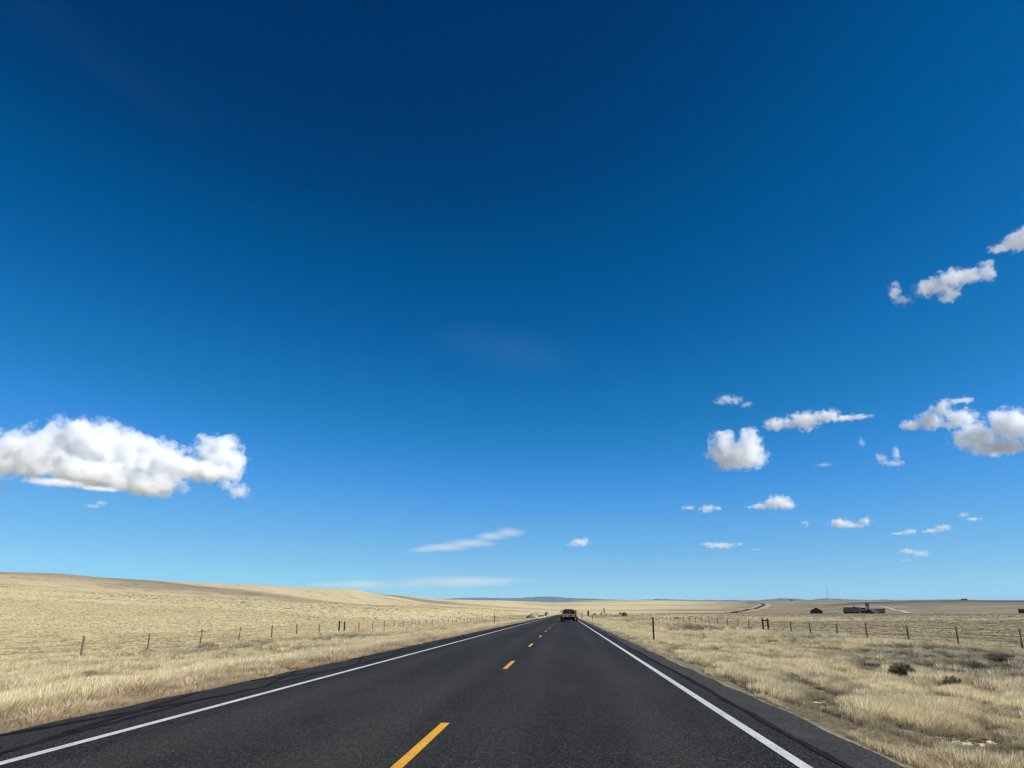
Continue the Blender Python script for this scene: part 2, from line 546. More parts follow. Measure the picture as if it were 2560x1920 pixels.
# ------------------------------------------------------------------ terrain mesh (polar, centred under the camera)
def build_terrain():
    azf = np.radians(np.arange(-52, 52.001, 0.105))
    azb = np.radians(np.arange(54, 307.0, 3.0))
    azs = np.concatenate([azf, azb])
    rs = np.concatenate([[0.0], np.exp(np.linspace(math.log(1.0), math.log(60), 150)),
                         np.exp(np.linspace(math.log(60.8), math.log(1100), 210)),
                         np.exp(np.linspace(math.log(1116), math.log(7000), 150)),
                         np.exp(np.linspace(math.log(7300), math.log(42000), 24))])
    A, Rr = np.meshgrid(azs, rs, indexing='xy')      # rows: radius, cols: azimuth
    X = np.sin(A) * Rr; Y = np.cos(A) * Rr
    Z = ground(X, Y)
    nr, na = X.shape
    co = np.stack([X, Y, Z], -1).reshape(-1, 3)
    i = np.arange(nr - 1)[:, None] * na + np.arange(na)[None, :]
    j = np.arange(nr - 1)[:, None] * na + (np.arange(na)[None, :] + 1) % na
    quads = np.stack([i, i + na, j + na, j], -1).reshape(-1, 4)
    me = bpy.data.meshes.new('prairie_ground')
    me.vertices.add(len(co)); me.vertices.foreach_set('co', co.ravel())
    nq = len(quads)
    me.loops.add(nq * 4); me.loops.foreach_set('vertex_index', quads[:, ::-1].ravel().astype(np.int32))
    me.polygons.add(nq)
    me.polygons.foreach_set('loop_start', np.arange(nq, dtype=np.int32) * 4)
    me.polygons.foreach_set('loop_total', np.full(nq, 4, np.int32))
    me.polygons.foreach_set('use_smooth', np.ones(nq, bool))
    me.update(calc_edges=True)
    x, y = co[:, 0], co[:, 1]
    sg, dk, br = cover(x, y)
    for nm, v in (('sage_shade', sg), ('dark', dk), ('bare', br)):
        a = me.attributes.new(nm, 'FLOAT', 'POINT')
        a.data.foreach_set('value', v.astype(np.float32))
    me.materials.append(M_LAND)
    o = bpy.data.objects.new('ground', me)
    COL.objects.link(o)
    tag(o, 'dry prairie land on both sides of the road', kind='structure')
    return o

def cover(x, y):
    """ground cover: grey sage share with shade painted on the right, dark share (painted cloud shadow, edge soil), bare gravel share"""
    r = np.hypot(x, y) + 1e-6; az = np.degrees(np.arctan2(x, y)); o = x - XC; ao = np.abs(o)
    right = sstep(o, 4, 20)
    past = sstep(ao, 22, 34)
    nearr = 1 - sstep(r, 600, 760)
    band = sstep(ao, 11, 14) * (1 - sstep(ao, 22, 26)) * nearr
    n = fbm(x / 9, y / 26, 61, 4)
    nf = fbm(x / 60, y / 200, 67, 4)
    sg = band * sstep(n, .42, .60) * (.80 + .15 * right) + right * past * (.62 + .5 * (nf - .5)) * (1 - .15 * sstep(r, 300, 600)) * sstep(az, 3, 12)  # sage band, then backlit shade painted into the right pasture's colour
    sg = sg + (1 - right) * past * .25 * sstep(n, .5, .7)
    bigf = fbm(x / 700, y / 260, 71, 4)
    farr = sstep(r, 700, 1100)
    faz = sstep(az, 9, 19)
    sg = sg + farr * (faz * (1.0 + .9 * (bigf - .45)) + (1 - faz) * .5 * sstep(bigf, .50, .64))  # right far plain darkened in colour for cloud shade, patchy sage elsewhere
    rel = r / np.interp(np.radians(az), D1A, D1V)
    hill = sstep(rel, 1.12, 1.3) * (1 - sstep(az, -12, -5))
    sg = sg + hill * (.34 + .40 * (bigf - .45)) 
    # cloud shadow painted as a dark belt along the right-hand skyline
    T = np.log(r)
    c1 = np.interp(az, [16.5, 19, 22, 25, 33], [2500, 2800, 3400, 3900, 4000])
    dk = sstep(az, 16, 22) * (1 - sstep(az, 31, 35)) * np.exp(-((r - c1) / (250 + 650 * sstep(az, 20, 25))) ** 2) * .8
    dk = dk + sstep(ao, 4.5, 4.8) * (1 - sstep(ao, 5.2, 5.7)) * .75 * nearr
    br = 0 * ao
    br = br + band * sstep(fbm(x / 5, y / 16, 83, 4), .56, .66) * .7
    # pale two-track beyond the fence, right and gravel apron near a left post
    br = br + np.exp(-(((x + 26) / 2.2) ** 2 + ((y - 43) / 2.0) ** 2)) * .9
    return np.clip(sg, 0, 1), np.clip(dk, 0, 1), np.clip(br, 0, 1)

build_terrain()

# ------------------------------------------------------------------ road
def strip(name, rows, mat, parent=None):
    """rows: list of cross sections, each the same number of points"""
    n = len(rows[0]); vs = [p for r in rows for p in r]; fs = []
    for k in range(len(rows) - 1):
        for i in range(n - 1):
            fs.append((k * n + i, k * n + i + 1, (k + 1) * n + i + 1, (k + 1) * n + i))
    return mesh_obj(name, vs, fs, mat, parent)

YS = [-40 + 2 * i for i in range(80)] + [120 + 5 * i for i in range(130)]
def ragged(y, s):
    return .05 * math.sin(y * .9 + s) + .06 * math.sin(y * 2.3 + 2 * s) + .04 * math.sin(y * .31 + s)
rows = []
YS2 = [-40 + .5 * i for i in range(280)] + [100 + 4 * i for i in range(165)]
for y in YS2:
    z = float(road_z(y))
    l, r_ = XC - EDGE_L + ragged(y, 1) * .6, XC + EDGE_R + ragged(y, 4) * .4
    rows.append([(l - .10, y, z - .14), (l, y, z), (XC, y, z), (r_, y, z), (r_ + .10, y, z - .14)])
road = strip('road', rows, M_ASPH)
tag(road, 'two lane asphalt highway running to the horizon', kind='structure')

def line(name, x0, x1, y0, y1, mat, dz=.004, step=5.0, parent=road):
    k = max(1, int((y1 - y0) / step)); rws = []
    for i in range(k + 1):
        y = y0 + (y1 - y0) * i / k
        z = float(road_z(y)) + dz
        rws.append([(x0, y, z), (x1, y, z)])
    return strip(name, rws, mat, parent)

line('edge_line', 2.07, 2.19, -20, 755, M_WHITE)
line('edge_line', -5.29, -5.17, -20, 755, M_WHITE)
DASH0 = 9.75                       # far end of the nearest dash
for k in range(-1, 58):
    ye = DASH0 + 12.19 * k
    line('centre_dash', XC - .055, XC + .055, ye - 3.05, ye, M_YEL)

# sealed cracks: a wandering joint in each shoulder and branches across the left one
def seal(pts, w, parent=road, dz=.006):
    rws = []
    for k, (x, y) in enumerate(pts):
        a = pts[max(k - 1, 0)]; b = pts[min(k + 1, len(pts) - 1)]
        d = Vector((b[0] - a[0], b[1] - a[1], 0)).normalized()
        nrm = Vector((-d.y, d.x, 0)) * (w * (.7 + .6 * random.random()) / 2)
        z = float(road_z(y)) + dz
        rws.append([(x - nrm.x, y - nrm.y, z), (x + nrm.x, y + nrm.y, z)])
    return strip('crack_seal', rws, M_SEAL, parent)

def wander(x0, y0, y1, amp, step=.6):
    pts, y, x = [], y0, 0
    while y < y1:
        x = x * .8 + random.uniform(-amp, amp) * .5
        pts.append((x0 + x, y)); y += step * (1 + y / 40)
    return pts
seal(wander(2.56, 2, 300, .05), .085)
seal(wander(-5.72, 2, 260, .13), .10)
for k in range(26):
    y = 9 + k * 3.1 + random.uniform(-1, 1)
    x0, x1 = -6.45, -5.72
    s = random.choice((-1, 1)) * random.uniform(1.8, 5.5)
    seal([(x0 + (x1 - x0) * t / 6 + random.uniform(-.02, .02), y + s * t / 6 + random.uniform(-.08, .08)) for t in range(7)], random.uniform(.07, .13), dz=.008)

# far stretch of highway climbing the plain on the right
def far_strip(name, pix, width, mat, lift, rng=(800, 7000)):
    pts = []
    for (px, py) in pix:
        p = hit(px, py, rng[0], rng[1]); pts.append(p)
    dense = []
    for a, b in zip(pts[:-1], pts[1:]):
        n = 14
        for i in range(n):
            q = a.lerp(b, i / n); dense.append(q)
    dense.append(pts[-1])
    rws = []
    for k, p in enumerate(dense):
        a = dense[max(k - 2, 0)]; b = dense[min(k + 2, len(dense) - 1)]
        d = Vector((b.x - a.x, b.y - a.y, 0)).normalized()
        nn = Vector((-d.y, d.x, 0)); row = []
        for t in (-1, -.5, 0, .5, 1):
            q = p + nn * (t * width / 2)
            row.append((q.x, q.y, gz(q.x, q.y) + lift))
        rws.append(row)
    return strip(name, rws, mat)
FAR = [(1834, 1532.3), (1862, 1528), (1884, 1523.5), (1897, 1519.5), (1907, 1515.5), (1911, 1512.5), (1908, 1510), (1899, 1508.2), (1884, 1506.6), (1866, 1505.2)]
o = far_strip('verge_of_far_road', [(x + 3, y) for x, y in FAR], 46, M_STRAWM, .8)
tag(o, 'pale cleared strip along the far bend of the road', kind='structure')
o = far_strip('far_road', FAR, 13, M_ASPH, 1.6)
tag(o, 'far bend of the highway on the plain at the right', kind='structure')
o = far_strip('ranch_track', [(2202, 1515.8), (2215, 1519), (2228, 1522.5), (2245, 1527), (2262, 1531), (2272, 1533.6)], 9, M_PALE, .6, (850, 5000))
tag(o, 'pale dirt track climbing away behind the ranch buildings', kind='structure')

# ------------------------------------------------------------------ grass
def tuft(name, nb, hgt, spread, width, lean, mat, seed, bushy=0.0):
    rg = np.random.default_rng(seed)
    vs, fs, hh = [], [], []
    for k in range(nb):
        a = rg.uniform(0, 2 * math.pi); rr = spread * math.sqrt(rg.uniform(0, 1))
        bx, by = rr * math.cos(a), rr * math.sin(a)
        L = hgt * rg.uniform(.5, 1.15)
        la = a + rg.uniform(-.8, .8)
        out = L * rg.uniform(.1, .45 + bushy)
        tx, ty = bx + math.cos(la) * out + lean * L, by + math.sin(la) * out
        mx, my = bx + math.cos(la) * out * .3 + lean * L * .35, by + math.sin(la) * out * .3
        w = width * rg.uniform(.6, 1.3); wa = rg.uniform(0, math.pi)
        wx, wy = math.cos(wa) * w / 2, math.sin(wa) * w / 2
        b = len(vs)
        top = L * (1 - .35 * bushy * rg.uniform(0, 1))
        vs += [(bx - wx, by - wy, -.04), (bx + wx, by + wy, -.04), (mx - wx * .8, my - wy * .8, top * .55), (mx + wx * .8, my + wy * .8, top * .55), (tx, ty, top)]
        hh += [0, 0, .55, .55, 1]
        fs += [(b, b + 1, b + 3, b + 2), (b + 2, b + 3, b + 4)]
    me = bpy.data.meshes.new(name)
    me.from_pydata(vs, [], fs); me.update()
    at_ = me.attributes.new('h', 'FLOAT', 'POINT'); at_.data.foreach_set('value', np.array(hh, np.float32))
    me.materials.append(mat)
    return bpy.data.objects.new(name, me)

M_G1 = blade_mat('pale_dry_grass', (.84, .73, .46), (.48, .39, .23), (.30, .25, .18))
M_G2 = blade_mat('ruddy_fringe_grass', (.60, .46, .29), (.27, .18, .11), (.66, .56, .36))
M_G3 = blade_mat('grey_brush', (.24, .21, .16), (.09, .078, .06), (.40, .34, .24), .15)

def scatter(name, temps, pts, label, cat='grass'):
    """temps: template tufts; pts: dict of arrays x, y, scale, tint, shade"""
    tc = bpy.data.collections.new(name + '_tufts')
    for t in temps: tc.objects.link(t)
    n = len(pts['x'])
    me = bpy.data.meshes.new(name)
    me.vertices.add(n)
    z = ground(pts['x'], pts['y'])
    me.vertices.foreach_set('co', np.stack([pts['x'], pts['y'], z], -1).ravel())
    me.update()
    for k in ('scale', 'tint', 'shade'):
        a = me.attributes.new(k, 'FLOAT', 'POINT'); a.data.foreach_set('value', pts[k].astype(np.float32))
    a = me.attributes.new('rz', 'FLOAT', 'POINT'); a.data.foreach_set('value', RNG.uniform(-.7, .7, n).astype(np.float32))
    a = me.attributes.new('pick', 'INT', 'POINT'); a.data.foreach_set('value', RNG.integers(0, len(temps), n).astype(np.int32))
    o = bpy.data.objects.new(name, me); COL.objects.link(o)
    g = bpy.data.node_groups.new(name + '_nodes', 'GeometryNodeTree')
    g.interface.new_socket('Geometry', in_out='INPUT', socket_type='NodeSocketGeometry')
    g.interface.new_socket('Geometry', in_out='OUTPUT', socket_type='NodeSocketGeometry')
    gi = g.nodes.new('NodeGroupInput'); go = g.nodes.new('NodeGroupOutput')
    ip = g.nodes.new('GeometryNodeInstanceOnPoints')
    ci = g.nodes.new('GeometryNodeCollectionInfo'); ci.inputs['Collection'].default_value = tc
    ci.inputs['Separate Children'].default_value = True; ci.inputs['Reset Children'].default_value = True
    ip.inputs['Pick Instance'].default_value = True
    def attr(nm, dt):
        x = g.nodes.new('GeometryNodeInputNamedAttribute'); x.data_type = dt; x.inputs['Name'].default_value = nm
        return x.outputs['Attribute']
    cx = g.nodes.new('ShaderNodeCombineXYZ'); g.links.new(attr('rz', 'FLOAT'), cx.inputs[2])
    er = g.nodes.new('FunctionNodeEulerToRotation'); g.links.new(cx.outputs[0], er.inputs[0])
    g.links.new(gi.outputs[0], ip.inputs['Points']); g.links.new(ci.outputs[0], ip.inputs['Instance'])
    g.links.new(attr('pick', 'INT'), ip.inputs['Instance Index'])
    g.links.new(er.outputs[0], ip.inputs['Rotation'])
    g.links.new(attr('scale', 'FLOAT'), ip.inputs['Scale'])
    g.links.new(ip.outputs[0], go.inputs[0])
    md = o.modifiers.new('tufts', 'NODES'); md.node_group = g
    return tag(o, label, cat, kind='stuff')

T_TALL = [tuft('grass_tuft', 40, .215, .12, .0095, .32, M_G1, 100 + i) for i in range(5)]
T_FRNG = [tuft('fringe_tuft', 46, .19, .12, .009, .10, M_G2, 200 + i, .3) for i in range(4)]
T_BRSH = [tuft('brush_tuft', 60, .13, .14, .010, .02, M_G3, 300 + i, .9) for i in range(4)]
T_FAR = [tuft('far_tuft', 26, .17, .34, .028, .20, M_G1, 400 + i, .3) for i in range(4)]

def sample(r0, r1, n, a0=-41, a1=33):
    """random points, evenly spread over area, in the part of the view between two radii"""
    r = np.sqrt(RNG.uniform(r0 ** 2, r1 ** 2, n)); a = np.radians(RNG.uniform(a0, a1, n))
    return np.sin(a) * r, np.cos(a) * r

def keep(x, y, m):
    return x[m], y[m]

def grass_points():
    tall, frng, brsh, farp = [], [], [], []
    for (r0, r1, n, sc) in ((7, 22, 75000, 1.0), (22, 45, 90000, 1.0), (45, 90, 90000, 1.15), (90, 190, 85000, 1.4)):
        x, y = sample(r0, r1, n)
        o = x - XC; ao = np.abs(o)
        edge = np.where(o > 0, EDGE_R, EDGE_L)
        d = ao - edge
        x, y = keep(x, y, d > .25)
        o = x - XC; ao = np.abs(o); d = ao - np.where(o > 0, EDGE_R, EDGE_L)
        sg, dk, br = cover(x, y)
        u = RNG.uniform(0, 1, len(x))
        wob = (fbm(x / 1.3, y / 4, 91, 3) - .5) * 1.6
        clump = fbm(x / .6, y / 1.3, 95, 3)             # metre-sized bunches
        patch = fbm(x / 3.2, y / 8, 97, 3)
        isf = (d + wob) < np.where(o > 0, .75, 1.35)
        bare_gap = (d < 1.0) & (fbm(x / .8, y / 1.6, 99, 3) < .42)
        isb = (~isf) & ((u < sstep(sg, .25, .9) * .70) | ((clump < .41) & (u < .45)) | ((patch < .38) & (u < .35)))
        ist = (~isf) & (~isb) & (u > br * .9) & (clump > .36)
        isf = isf & ~bare_gap & (u > .15)
        past = sstep(ao, 23, 29)
        rise = sstep(clump, .36, .68)
        for m, L, k in ((ist, tall, 1.0), (isf, frng, 1.0), (isb, brsh, 1.0)):
            xx, yy = x[m], y[m]
            s = sc * RNG.uniform(.7, 1.2, len(xx)) * (.45 + .85 * rise[m]) * (.65 + .7 * patch[m]) * (1 - .45 * past[m])
            s = s * (1 - .28 * (o[m] > 0) * (1 - sstep(d[m], 3, 9)))
            if L is frng: s = s * (.6 + .5 * sstep(d[m], .3, 1.2))
            if L is brsh: s = s * (.8 + .5 * sg[m])
            if L is tall: tn = np.clip((1 - rise[m]) * .55 + sg[m] * .35 + .25 * past[m] * (xx > 0) + RNG.uniform(-.25, .2, len(xx)), 0, .9)
            elif L is frng: tn = np.clip(RNG.uniform(-.2, .7, len(xx)) + .45 * (xx > 0), 0, 1)
            else: tn = np.clip(RNG.uniform(-.5, .7, len(xx)), 0, 1)
            sh = RNG.uniform(.70, 1.15, len(xx)) * (.64 + .42 * rise[m] + .5 * (patch[m] - .4)) 
            L.append((xx, yy, s, tn, np.clip(sh, .4, 1.15)))
    x, y = sample(190, 700, 60000, -40, 31)
    o = x - XC; m = np.abs(o) > 6.2
    x, y = keep(x, y, m)
    sg, dk, br = cover(x, y)
    s = RNG.uniform(.5, 1.3, len(x)) * 1.3
    farp.append((x, y, s, np.clip(sg * .9 + RNG.uniform(-.15, .2, len(x)), 0, 1), RNG.uniform(.75, 1.1, len(x))))
    # lone dark scraps of brush dotted over the pastures
    x, y = sample(40, 640, 15000, -40, 31)
    m = (np.abs(x - XC) > 24) & (fbm(x / 40, y / 30, 131, 4) > .52)
    x, y = keep(x, y, m)
    rr = np.hypot(x, y)
    brsh.append((x, y, RNG.uniform(.7, 1.7, len(x)) * (1 + rr / 450), np.clip(RNG.uniform(-.6, .5, len(x)), 0, 1), RNG.uniform(.45, .95, len(x))))
    def cat(L):
        return dict(zip(('x', 'y', 'scale', 'tint', 'shade'), [np.concatenate([q[i] for q in L]) for i in range(5)]))
    return cat(tall), cat(frng), cat(brsh), cat(farp)
gt, gf, gb, gr = grass_points()
scatter('dry_grass', T_TALL, gt, 'pale dry bunch grass on the verges and pasture')
scatter('fringe_grass', T_FRNG, gf, 'short ruddy dry grass along both edges of the asphalt')
scatter('low_brush', T_BRSH, gb, 'low grey brown brush between the verge and the fences', 'brush')
scatter('far_grass', T_FAR, gr, 'far pale pasture grass beyond the fences')

# loose pale stones on the bare ground (uncountable)
def pebbles(name, pts, label):
    mb = MB()
    for (x, y, s) in pts:
        z = gz(x, y)
        q = [Vector((random.uniform(.6, 1), 0, 0))] * 0
        ring = []
        n = 6
        for i in range(n):
            a = 2 * math.pi * i / n + random.uniform(-.2, .2)
            ring.append((x + math.cos(a) * s * random.uniform(.7, 1.1), y + math.sin(a) * s * random.uniform(.6, 1), z + s * random.uniform(.0, .25)))
        top = (x + random.uniform(-.2, .2) * s, y, z + s * random.uniform(.55, .85))
        bot = (x, y, z - s * .4)
        mb.add(ring + [top, bot], [(i, (i + 1) % n, n) for i in range(n)] + [((i + 1) % n, i, n + 1) for i in range(n)])
    o = mb.build(name, M_STONE)
    return tag(o, label, 'gravel', kind='stuff')
pp = []
for k in range(260):
    a = random.gauss(0, 1); b = random.gauss(0, 1)
    pp.append((-25.4 + a * 1.5, 42.5 + b * 1.8, random.uniform(.03, .085)))
for k in range(1500):
    y = random.uniform(18, 95); s = random.choice((-1, 1)); x = XC + s * random.uniform(13, 24)
    if float(cover(np.array([x]), np.array([y]))[2][0]) > .15 or random.random() < .25:
        pp.append((x, y, random.uniform(.025, .07)))
for k in range(900):
    a = R(random.uniform(8, 31)); r = random.uniform(45, 200); x, y = math.sin(a) * r, math.cos(a) * r
    if x - XC > 24: pp.append((x, y, random.uniform(.03, .12)))
pebbles('scattered_stones', pp, 'pale stones scattered on the bare ground near the fences')

# ------------------------------------------------------------------ countable shrubs
def shrub(px, py, w, h, label, mat=M_SAGED, n=420, group='shrubs in the grass'):
    p = hit(px, py, 6, 900)
    rg = np.random.default_rng(int(px * 7 + py))
    mb = MB()
    tr = MB()
    for k in range(7):
        a = rg.uniform(0, 6.28); l = h * rg.uniform(.4, .7)
        tr.tube((0, 0, -.05), (math.cos(a) * w * .3, math.sin(a) * w * .3, l), .012 + h * .02, .006, 5)
    vs, fs = [], []
    for k in range(n * 4):
        a = rg.uniform(0, 6.28); t = rg.uniform(0, 1) ** .5; ph = math.acos(rg.uniform(0, 1))
        lx = math.cos(a) * math.sin(ph) * w / 2 * t; ly = math.sin(a) * math.sin(ph) * w / 2 * t; lz = math.cos(ph) * h * t * .85 + .02
        L = h * rg.uniform(.12, .26); d = Vector((math.cos(a) * rg.uniform(.2, 1.2), math.sin(a) * rg.uniform(.2, 1.2), 1)).normalized() * L
        wa = rg.uniform(0, 3.14); ww = L * .06
        b = len(vs)
        vs += [(lx - math.cos(wa) * ww, ly - math.sin(wa) * ww, lz), (lx + math.cos(wa) * ww, ly + math.sin(wa) * ww, lz), (lx + d.x, ly + d.y, lz + d.z)]
        fs.append((b, b + 1, b + 2))
    root = empty('shrub', p)
    mb.add(vs, fs); mb.build('foliage', mat, root); tr.build('stem', M_BARK, root)
    return tag(root, label, 'shrub', group)

shrub(2258, 1698, .85, .50, 'large dark round shrub in the right verge grass, largest of the shrubs', n=900)
shrub(2382, 1724, .60, .36, 'small dark shrub in tall grass right of the large dark one')
shrub(2432, 1676, .95, .34, 'low wide dark shrub before the second nearest right fence post')
shrub(2496, 1656, 1.1, .42, 'dark humped shrub nearest the right frame edge')
shrub(2328, 1654, .7, .30, 'small dark shrub on bare gravel below the third right fence post')
shrub(1872, 1578, 1.5, .55, 'pale tipped dark shrub left of the wooden gate posts at right', M_SAGEL)
shrub(222, 1700, .80, .36, 'dark tuft of shrub in the left verge grass below the nearest post', M_SAGEL)
shrub(368, 1640, 1.2, .45, 'grey brown shrub below the second left fence post', M_SAGEL)
shrub(520, 1622, 1.6, .50, 'wide grey shrub beside the third left fence post', M_SAGEL)
shrub(640, 1612, 1.5, .42, 'grey low shrub beside the fourth left fence post', M_SAGEL)
shrub(1692, 1547, 1.8, .7, 'dark shrub at the foot of the right fence, farthest one')

# ------------------------------------------------------------------ fences
def fence(side, px_list, xf, label, brace, y_to):
    yrow = 0
    def y_at(px):
        v = az_of(px, 1600); return xf / math.tan(v)
    ys = []
    for px, py in px_list:
        v = ray(px, py); ys.append(xf * v.y / v.x)
    ys.sort()
    ys = [ys[0] - 13.6, ys[0] - 6.8] + ys
    y = ys[-1] + 7
    while y < y_to:
        ys.append(y); y += 7.0 + random.uniform(-.25, .25)
    ys = ys[:96]
    root = empty('barbed_wire_fence', (xf, ys[2], gz(xf, ys[2])))
    base = root.location.copy()
    tag(root, label, 'fence', 'barbed wire fences along the road')
    tops = []
    for i, y in enumerate(ys):
        z = gz(xf, y)
        steel = (i % 9 == 5 and i > 12)
        h = random.uniform(1.14, 1.28) + (.35 if steel else 0)
        r = .030 if steel else random.uniform(.062, .082)
        lx, ly = random.uniform(-.03, .03), random.uniform(-.03, .03)
        mb = MB(); n = 10 if i < 20 else 6
        b = Vector((xf, y, z - .3)) - base; t = Vector((xf + lx, y + ly, z + h)) - base
        mid = b.lerp(t, .55) + Vector((random.uniform(-.012, .012), random.uniform(-.012, .012), 0))
        mb.path([b, mid, t - Vector((0, 0, .03)), t], [r * 1.06, r, r * .93, r * .75], n)
        p = mb.build('post', M_STEEL if steel else M_WOOD, root, smooth=False)
        if steel: p['label'] = 'thin taller steel post'
        tops.append((xf, y, z))
    # brace posts
    for (p0, p1, hh, rail) in brace:
        pts = []
        for px, py in (p0, p1):
            v = ray(px, py); y = xf * v.y / v.x; pts.append(Vector((xf, y, gz(xf, y))))
        for q in pts:
            mb = MB(); b = q - base
            mb.path([b - Vector((0, 0, .3)), b + Vector((.01, 0, .7)), b + Vector((0, 0, hh))], [.12, .11, .105], 10)
            mb.build('brace_post', M_WOODD, root)
        mb = MB(); a, b = pts[0] - base, pts[1] - base
        if rail == 'rail':
            mb.path([a + Vector((0, -.3, hh - .22)), b + Vector((0, .3, hh - .18))], .07, 8)
            mb.build('brace_rail', M_WOODD, root)
        else:
            mb.path([a + Vector((0, 0, hh - .15)), b + Vector((0, 0, hh - .35))], .012, 5)
            mb.path([a + Vector((0, 0, hh - .35)), b + Vector((0, 0, hh - .15))], .012, 5)
            mb.build('brace_wire', M_WIRE, root)
    sd = -1 if side == 'left' else 1
    for hgt in (.28, .55, .82, 1.08):
        pts = []
        for k in range(len(tops) - 1):
            a, b = Vector(tops[k]), Vector(tops[k + 1])
            for t in (0, .25, .5, .75):
                q = a.lerp(b, t)
                pts.append(q - base + Vector((-sd * .085, 0, hgt - .035 * math.sin(math.pi * t))))
        mb = MB(); mb.path(pts, .009, 4); mb.build('wire', M_WIRE, root)
    for k in range(0, 16):
        a, b = Vector(tops[k]), Vector(tops[k + 1])
        for t in (.5,):
            q = a.lerp(b, t) - base
            mb = MB()
            pts = [q + Vector((-sd * .09 + .012 * math.sin(j * 2.2), .012 * math.cos(j * 2.2), .08 + 1.02 * j / 10)) for j in range(11)]
            mb.path(pts, .007, 4); mb.build('stay', M_WIRE, root)
    return ys

LP = [(202, 1643), (369, 1624), (501, 1611), (598, 1600), (679, 1596), (741, 1589), (797, 1584), (897, 1579), (932, 1575), (960, 1573), (985, 1572), (1008.6, 1570),
      (1029, 1568), (1047.6, 1566), (1065.6, 1564), (1080.6, 1562), (1095, 1561), (1108, 1559), (1121, 1558), (1131.5, 1556), (1141.7, 1555)]
RP = [(2561, 1644), (2398, 1620), (2274, 1612), (2170, 1604), (2096, 1595), (2028, 1590), (1979.5, 1582), (1873, 1566), (1844, 1562), (1819, 1562), (1795, 1560),
      (1774, 1557), (1755, 1554), (1738.6, 1552), (1724, 1550), (1709, 1550), (1697, 1548), (1686, 1547), (1676, 1546)]
fence('left', LP, -28.0, 'barbed wire fence of wooden posts left of the road', [((847, 1581), (860, 1582), 1.34, 'wire')], 560)
fence('right', RP, 24.0, 'barbed wire fence of wooden posts right of the road', [((1921, 1572), (1908, 1571), 1.32, 'rail')], 560)

# ------------------------------------------------------------------ roadside delineator posts
def delineator(px, pyb, pyt, label, side):
    # stands where the verge is, 6.3 m from the centre line
    xf = XC + (6.0 if side > 0 else -7.4)
    v = ray(px, pyb); y = xf * v.y / v.x
    z = gz(xf, y)
    dist = math.hypot(xf, y)
    top = H + dist * tan_of(px, pyt)
    h = max(1.15, min(1.75, top - z))
    root = empty('delineator_post', (xf, y, z))
    mb = MB()
    prof = [(-.045, -.012), (.045, -.012), (.045, .0), (.012, .004), (.012, .03), (-.012, .03), (-.012, .004), (-.045, .0)]
    n = len(prof)
    vs = [(a, b, -.3) for a, b in prof] + [(a + .01, b, h) for a, b in prof]
    mb.add(vs, [(i, (i + 1) % n, n + (i + 1) % n, n + i) for i in range(n)] + [tuple(reversed(range(n))), tuple(range(n, 2 * n))])
    mb.build('post', M_STEEL, root)
    rb = MB(); rb.box((.01, -.024, h - .09), (.10, .016, .19), bev=.006); r_ = rb.build('reflector', M_REFL, root)
    return tag(root, label, 'roadside post', 'slim marker posts along the road edge')
delineator(1635, 1608, 1534, 'nearest tall dark marker post right of the road with white tip', 1)
delineator(1481, 1554, 1533, 'second marker post on the right verge, past the near one', 1)
delineator(1453.7, 1547.6, 1533, 'third marker post on the right verge, close beside the trailer', 1)
delineator(1235.5, 1563, 1532, 'nearest tall marker post left of the road', -1)
delineator(1327, 1547.5, 1532, 'second marker post on the left verge, before the earth bank', -1)
delineator(1361, 1541, 1532, 'third marker post on the left verge, between two earth banks', -1)

# ------------------------------------------------------------------ trailer and pickup
def wheel(parent, x, y, r, w, name='wheel'):
    ty = MB(); ty.lathe([(-w / 2, r * .62), (-w / 2, r * .9), (-w * .38, r), (w * .38, r), (w / 2, r * .9), (w / 2, r * .62)], (x, y, r), 'x', 28)
    t = ty.build('wheel', M_TYRE, parent)
    rm = MB(); s = 1 if x > 0 else -1
    rm.lathe([(-w * .52, r * .15), (-w * .50, r * .55), (w * .50, r * .55), (w * .52, r * .15)], (x, y, r), 'x', 20)
    rm.build('rim', M_RIM, t)
    return t

TY = 111.0; TX = XC + 1.98
TR = Matrix.Identity(4)
def place_vehicle(name, x, y):
    root = empty(name, (x, y, float(road_z(y))))
    root.rotation_euler = (-math.atan(SLOPE), 0, 0)
    return root
tr = place_vehicle('utility_trailer', TX, TY)
tag(tr, 'low trailer with rusty pink tailgate behind the dark pickup', 'trailer')
b = MB(); b.box((0, 1.65, .80), (2.05, 3.2, .07)); b.box((-.95, 1.65, .72), (.09, 3.3, .12)); b.box((.95, 1.65, .72), (.09, 3.3, .12))
for k in range(5): b.box((0, .3 + k * .68, .72), (1.84, .07, .10))
b.box((0, .06, .70), (2.05, .10, .15))
b.tube((-.6, 3.25, .66), (0, 4.55, .56), .045); b.tube((.6, 3.25, .66), (0, 4.55, .56), .045)
b.tube((-1.1, 1.45, .33), (1.1, 1.45, .33), .04)
b.box((0, 1.0, .50), (1.5, 1.6, .22))
b.build('chassis', M_DARK, tr)
g = MB()
g.box((0, .0, .955), (2.00, .045, .44), bev=.01)
tg = g.build('tailgate', M_RUST, tr)
g = MB()
for x in (-.99, -.50, -.02, .44, .99): g.box((x, -.035, .955), (.055 if abs(x) < .9 else .07, .03, .46))
g.box((0, -.037, .76), (1.9, .03, .05))
g.build('tailgate_brace', M_RUSTD, tg)
g = MB()
for (x, z, w, h_) in ((-.72, 1.02, .22, .025), (.27, 1.04, .13, .19), (.72, 1.00, .22, .03), (.70, 1.1, .10, .05), (.32, .90, .08, .10), (-.25, 1.08, .12, .04)):
    g.box((x, -.030, z), (w, .012, h_), jit=.006)
g.build('hole', M_DARK, tg)
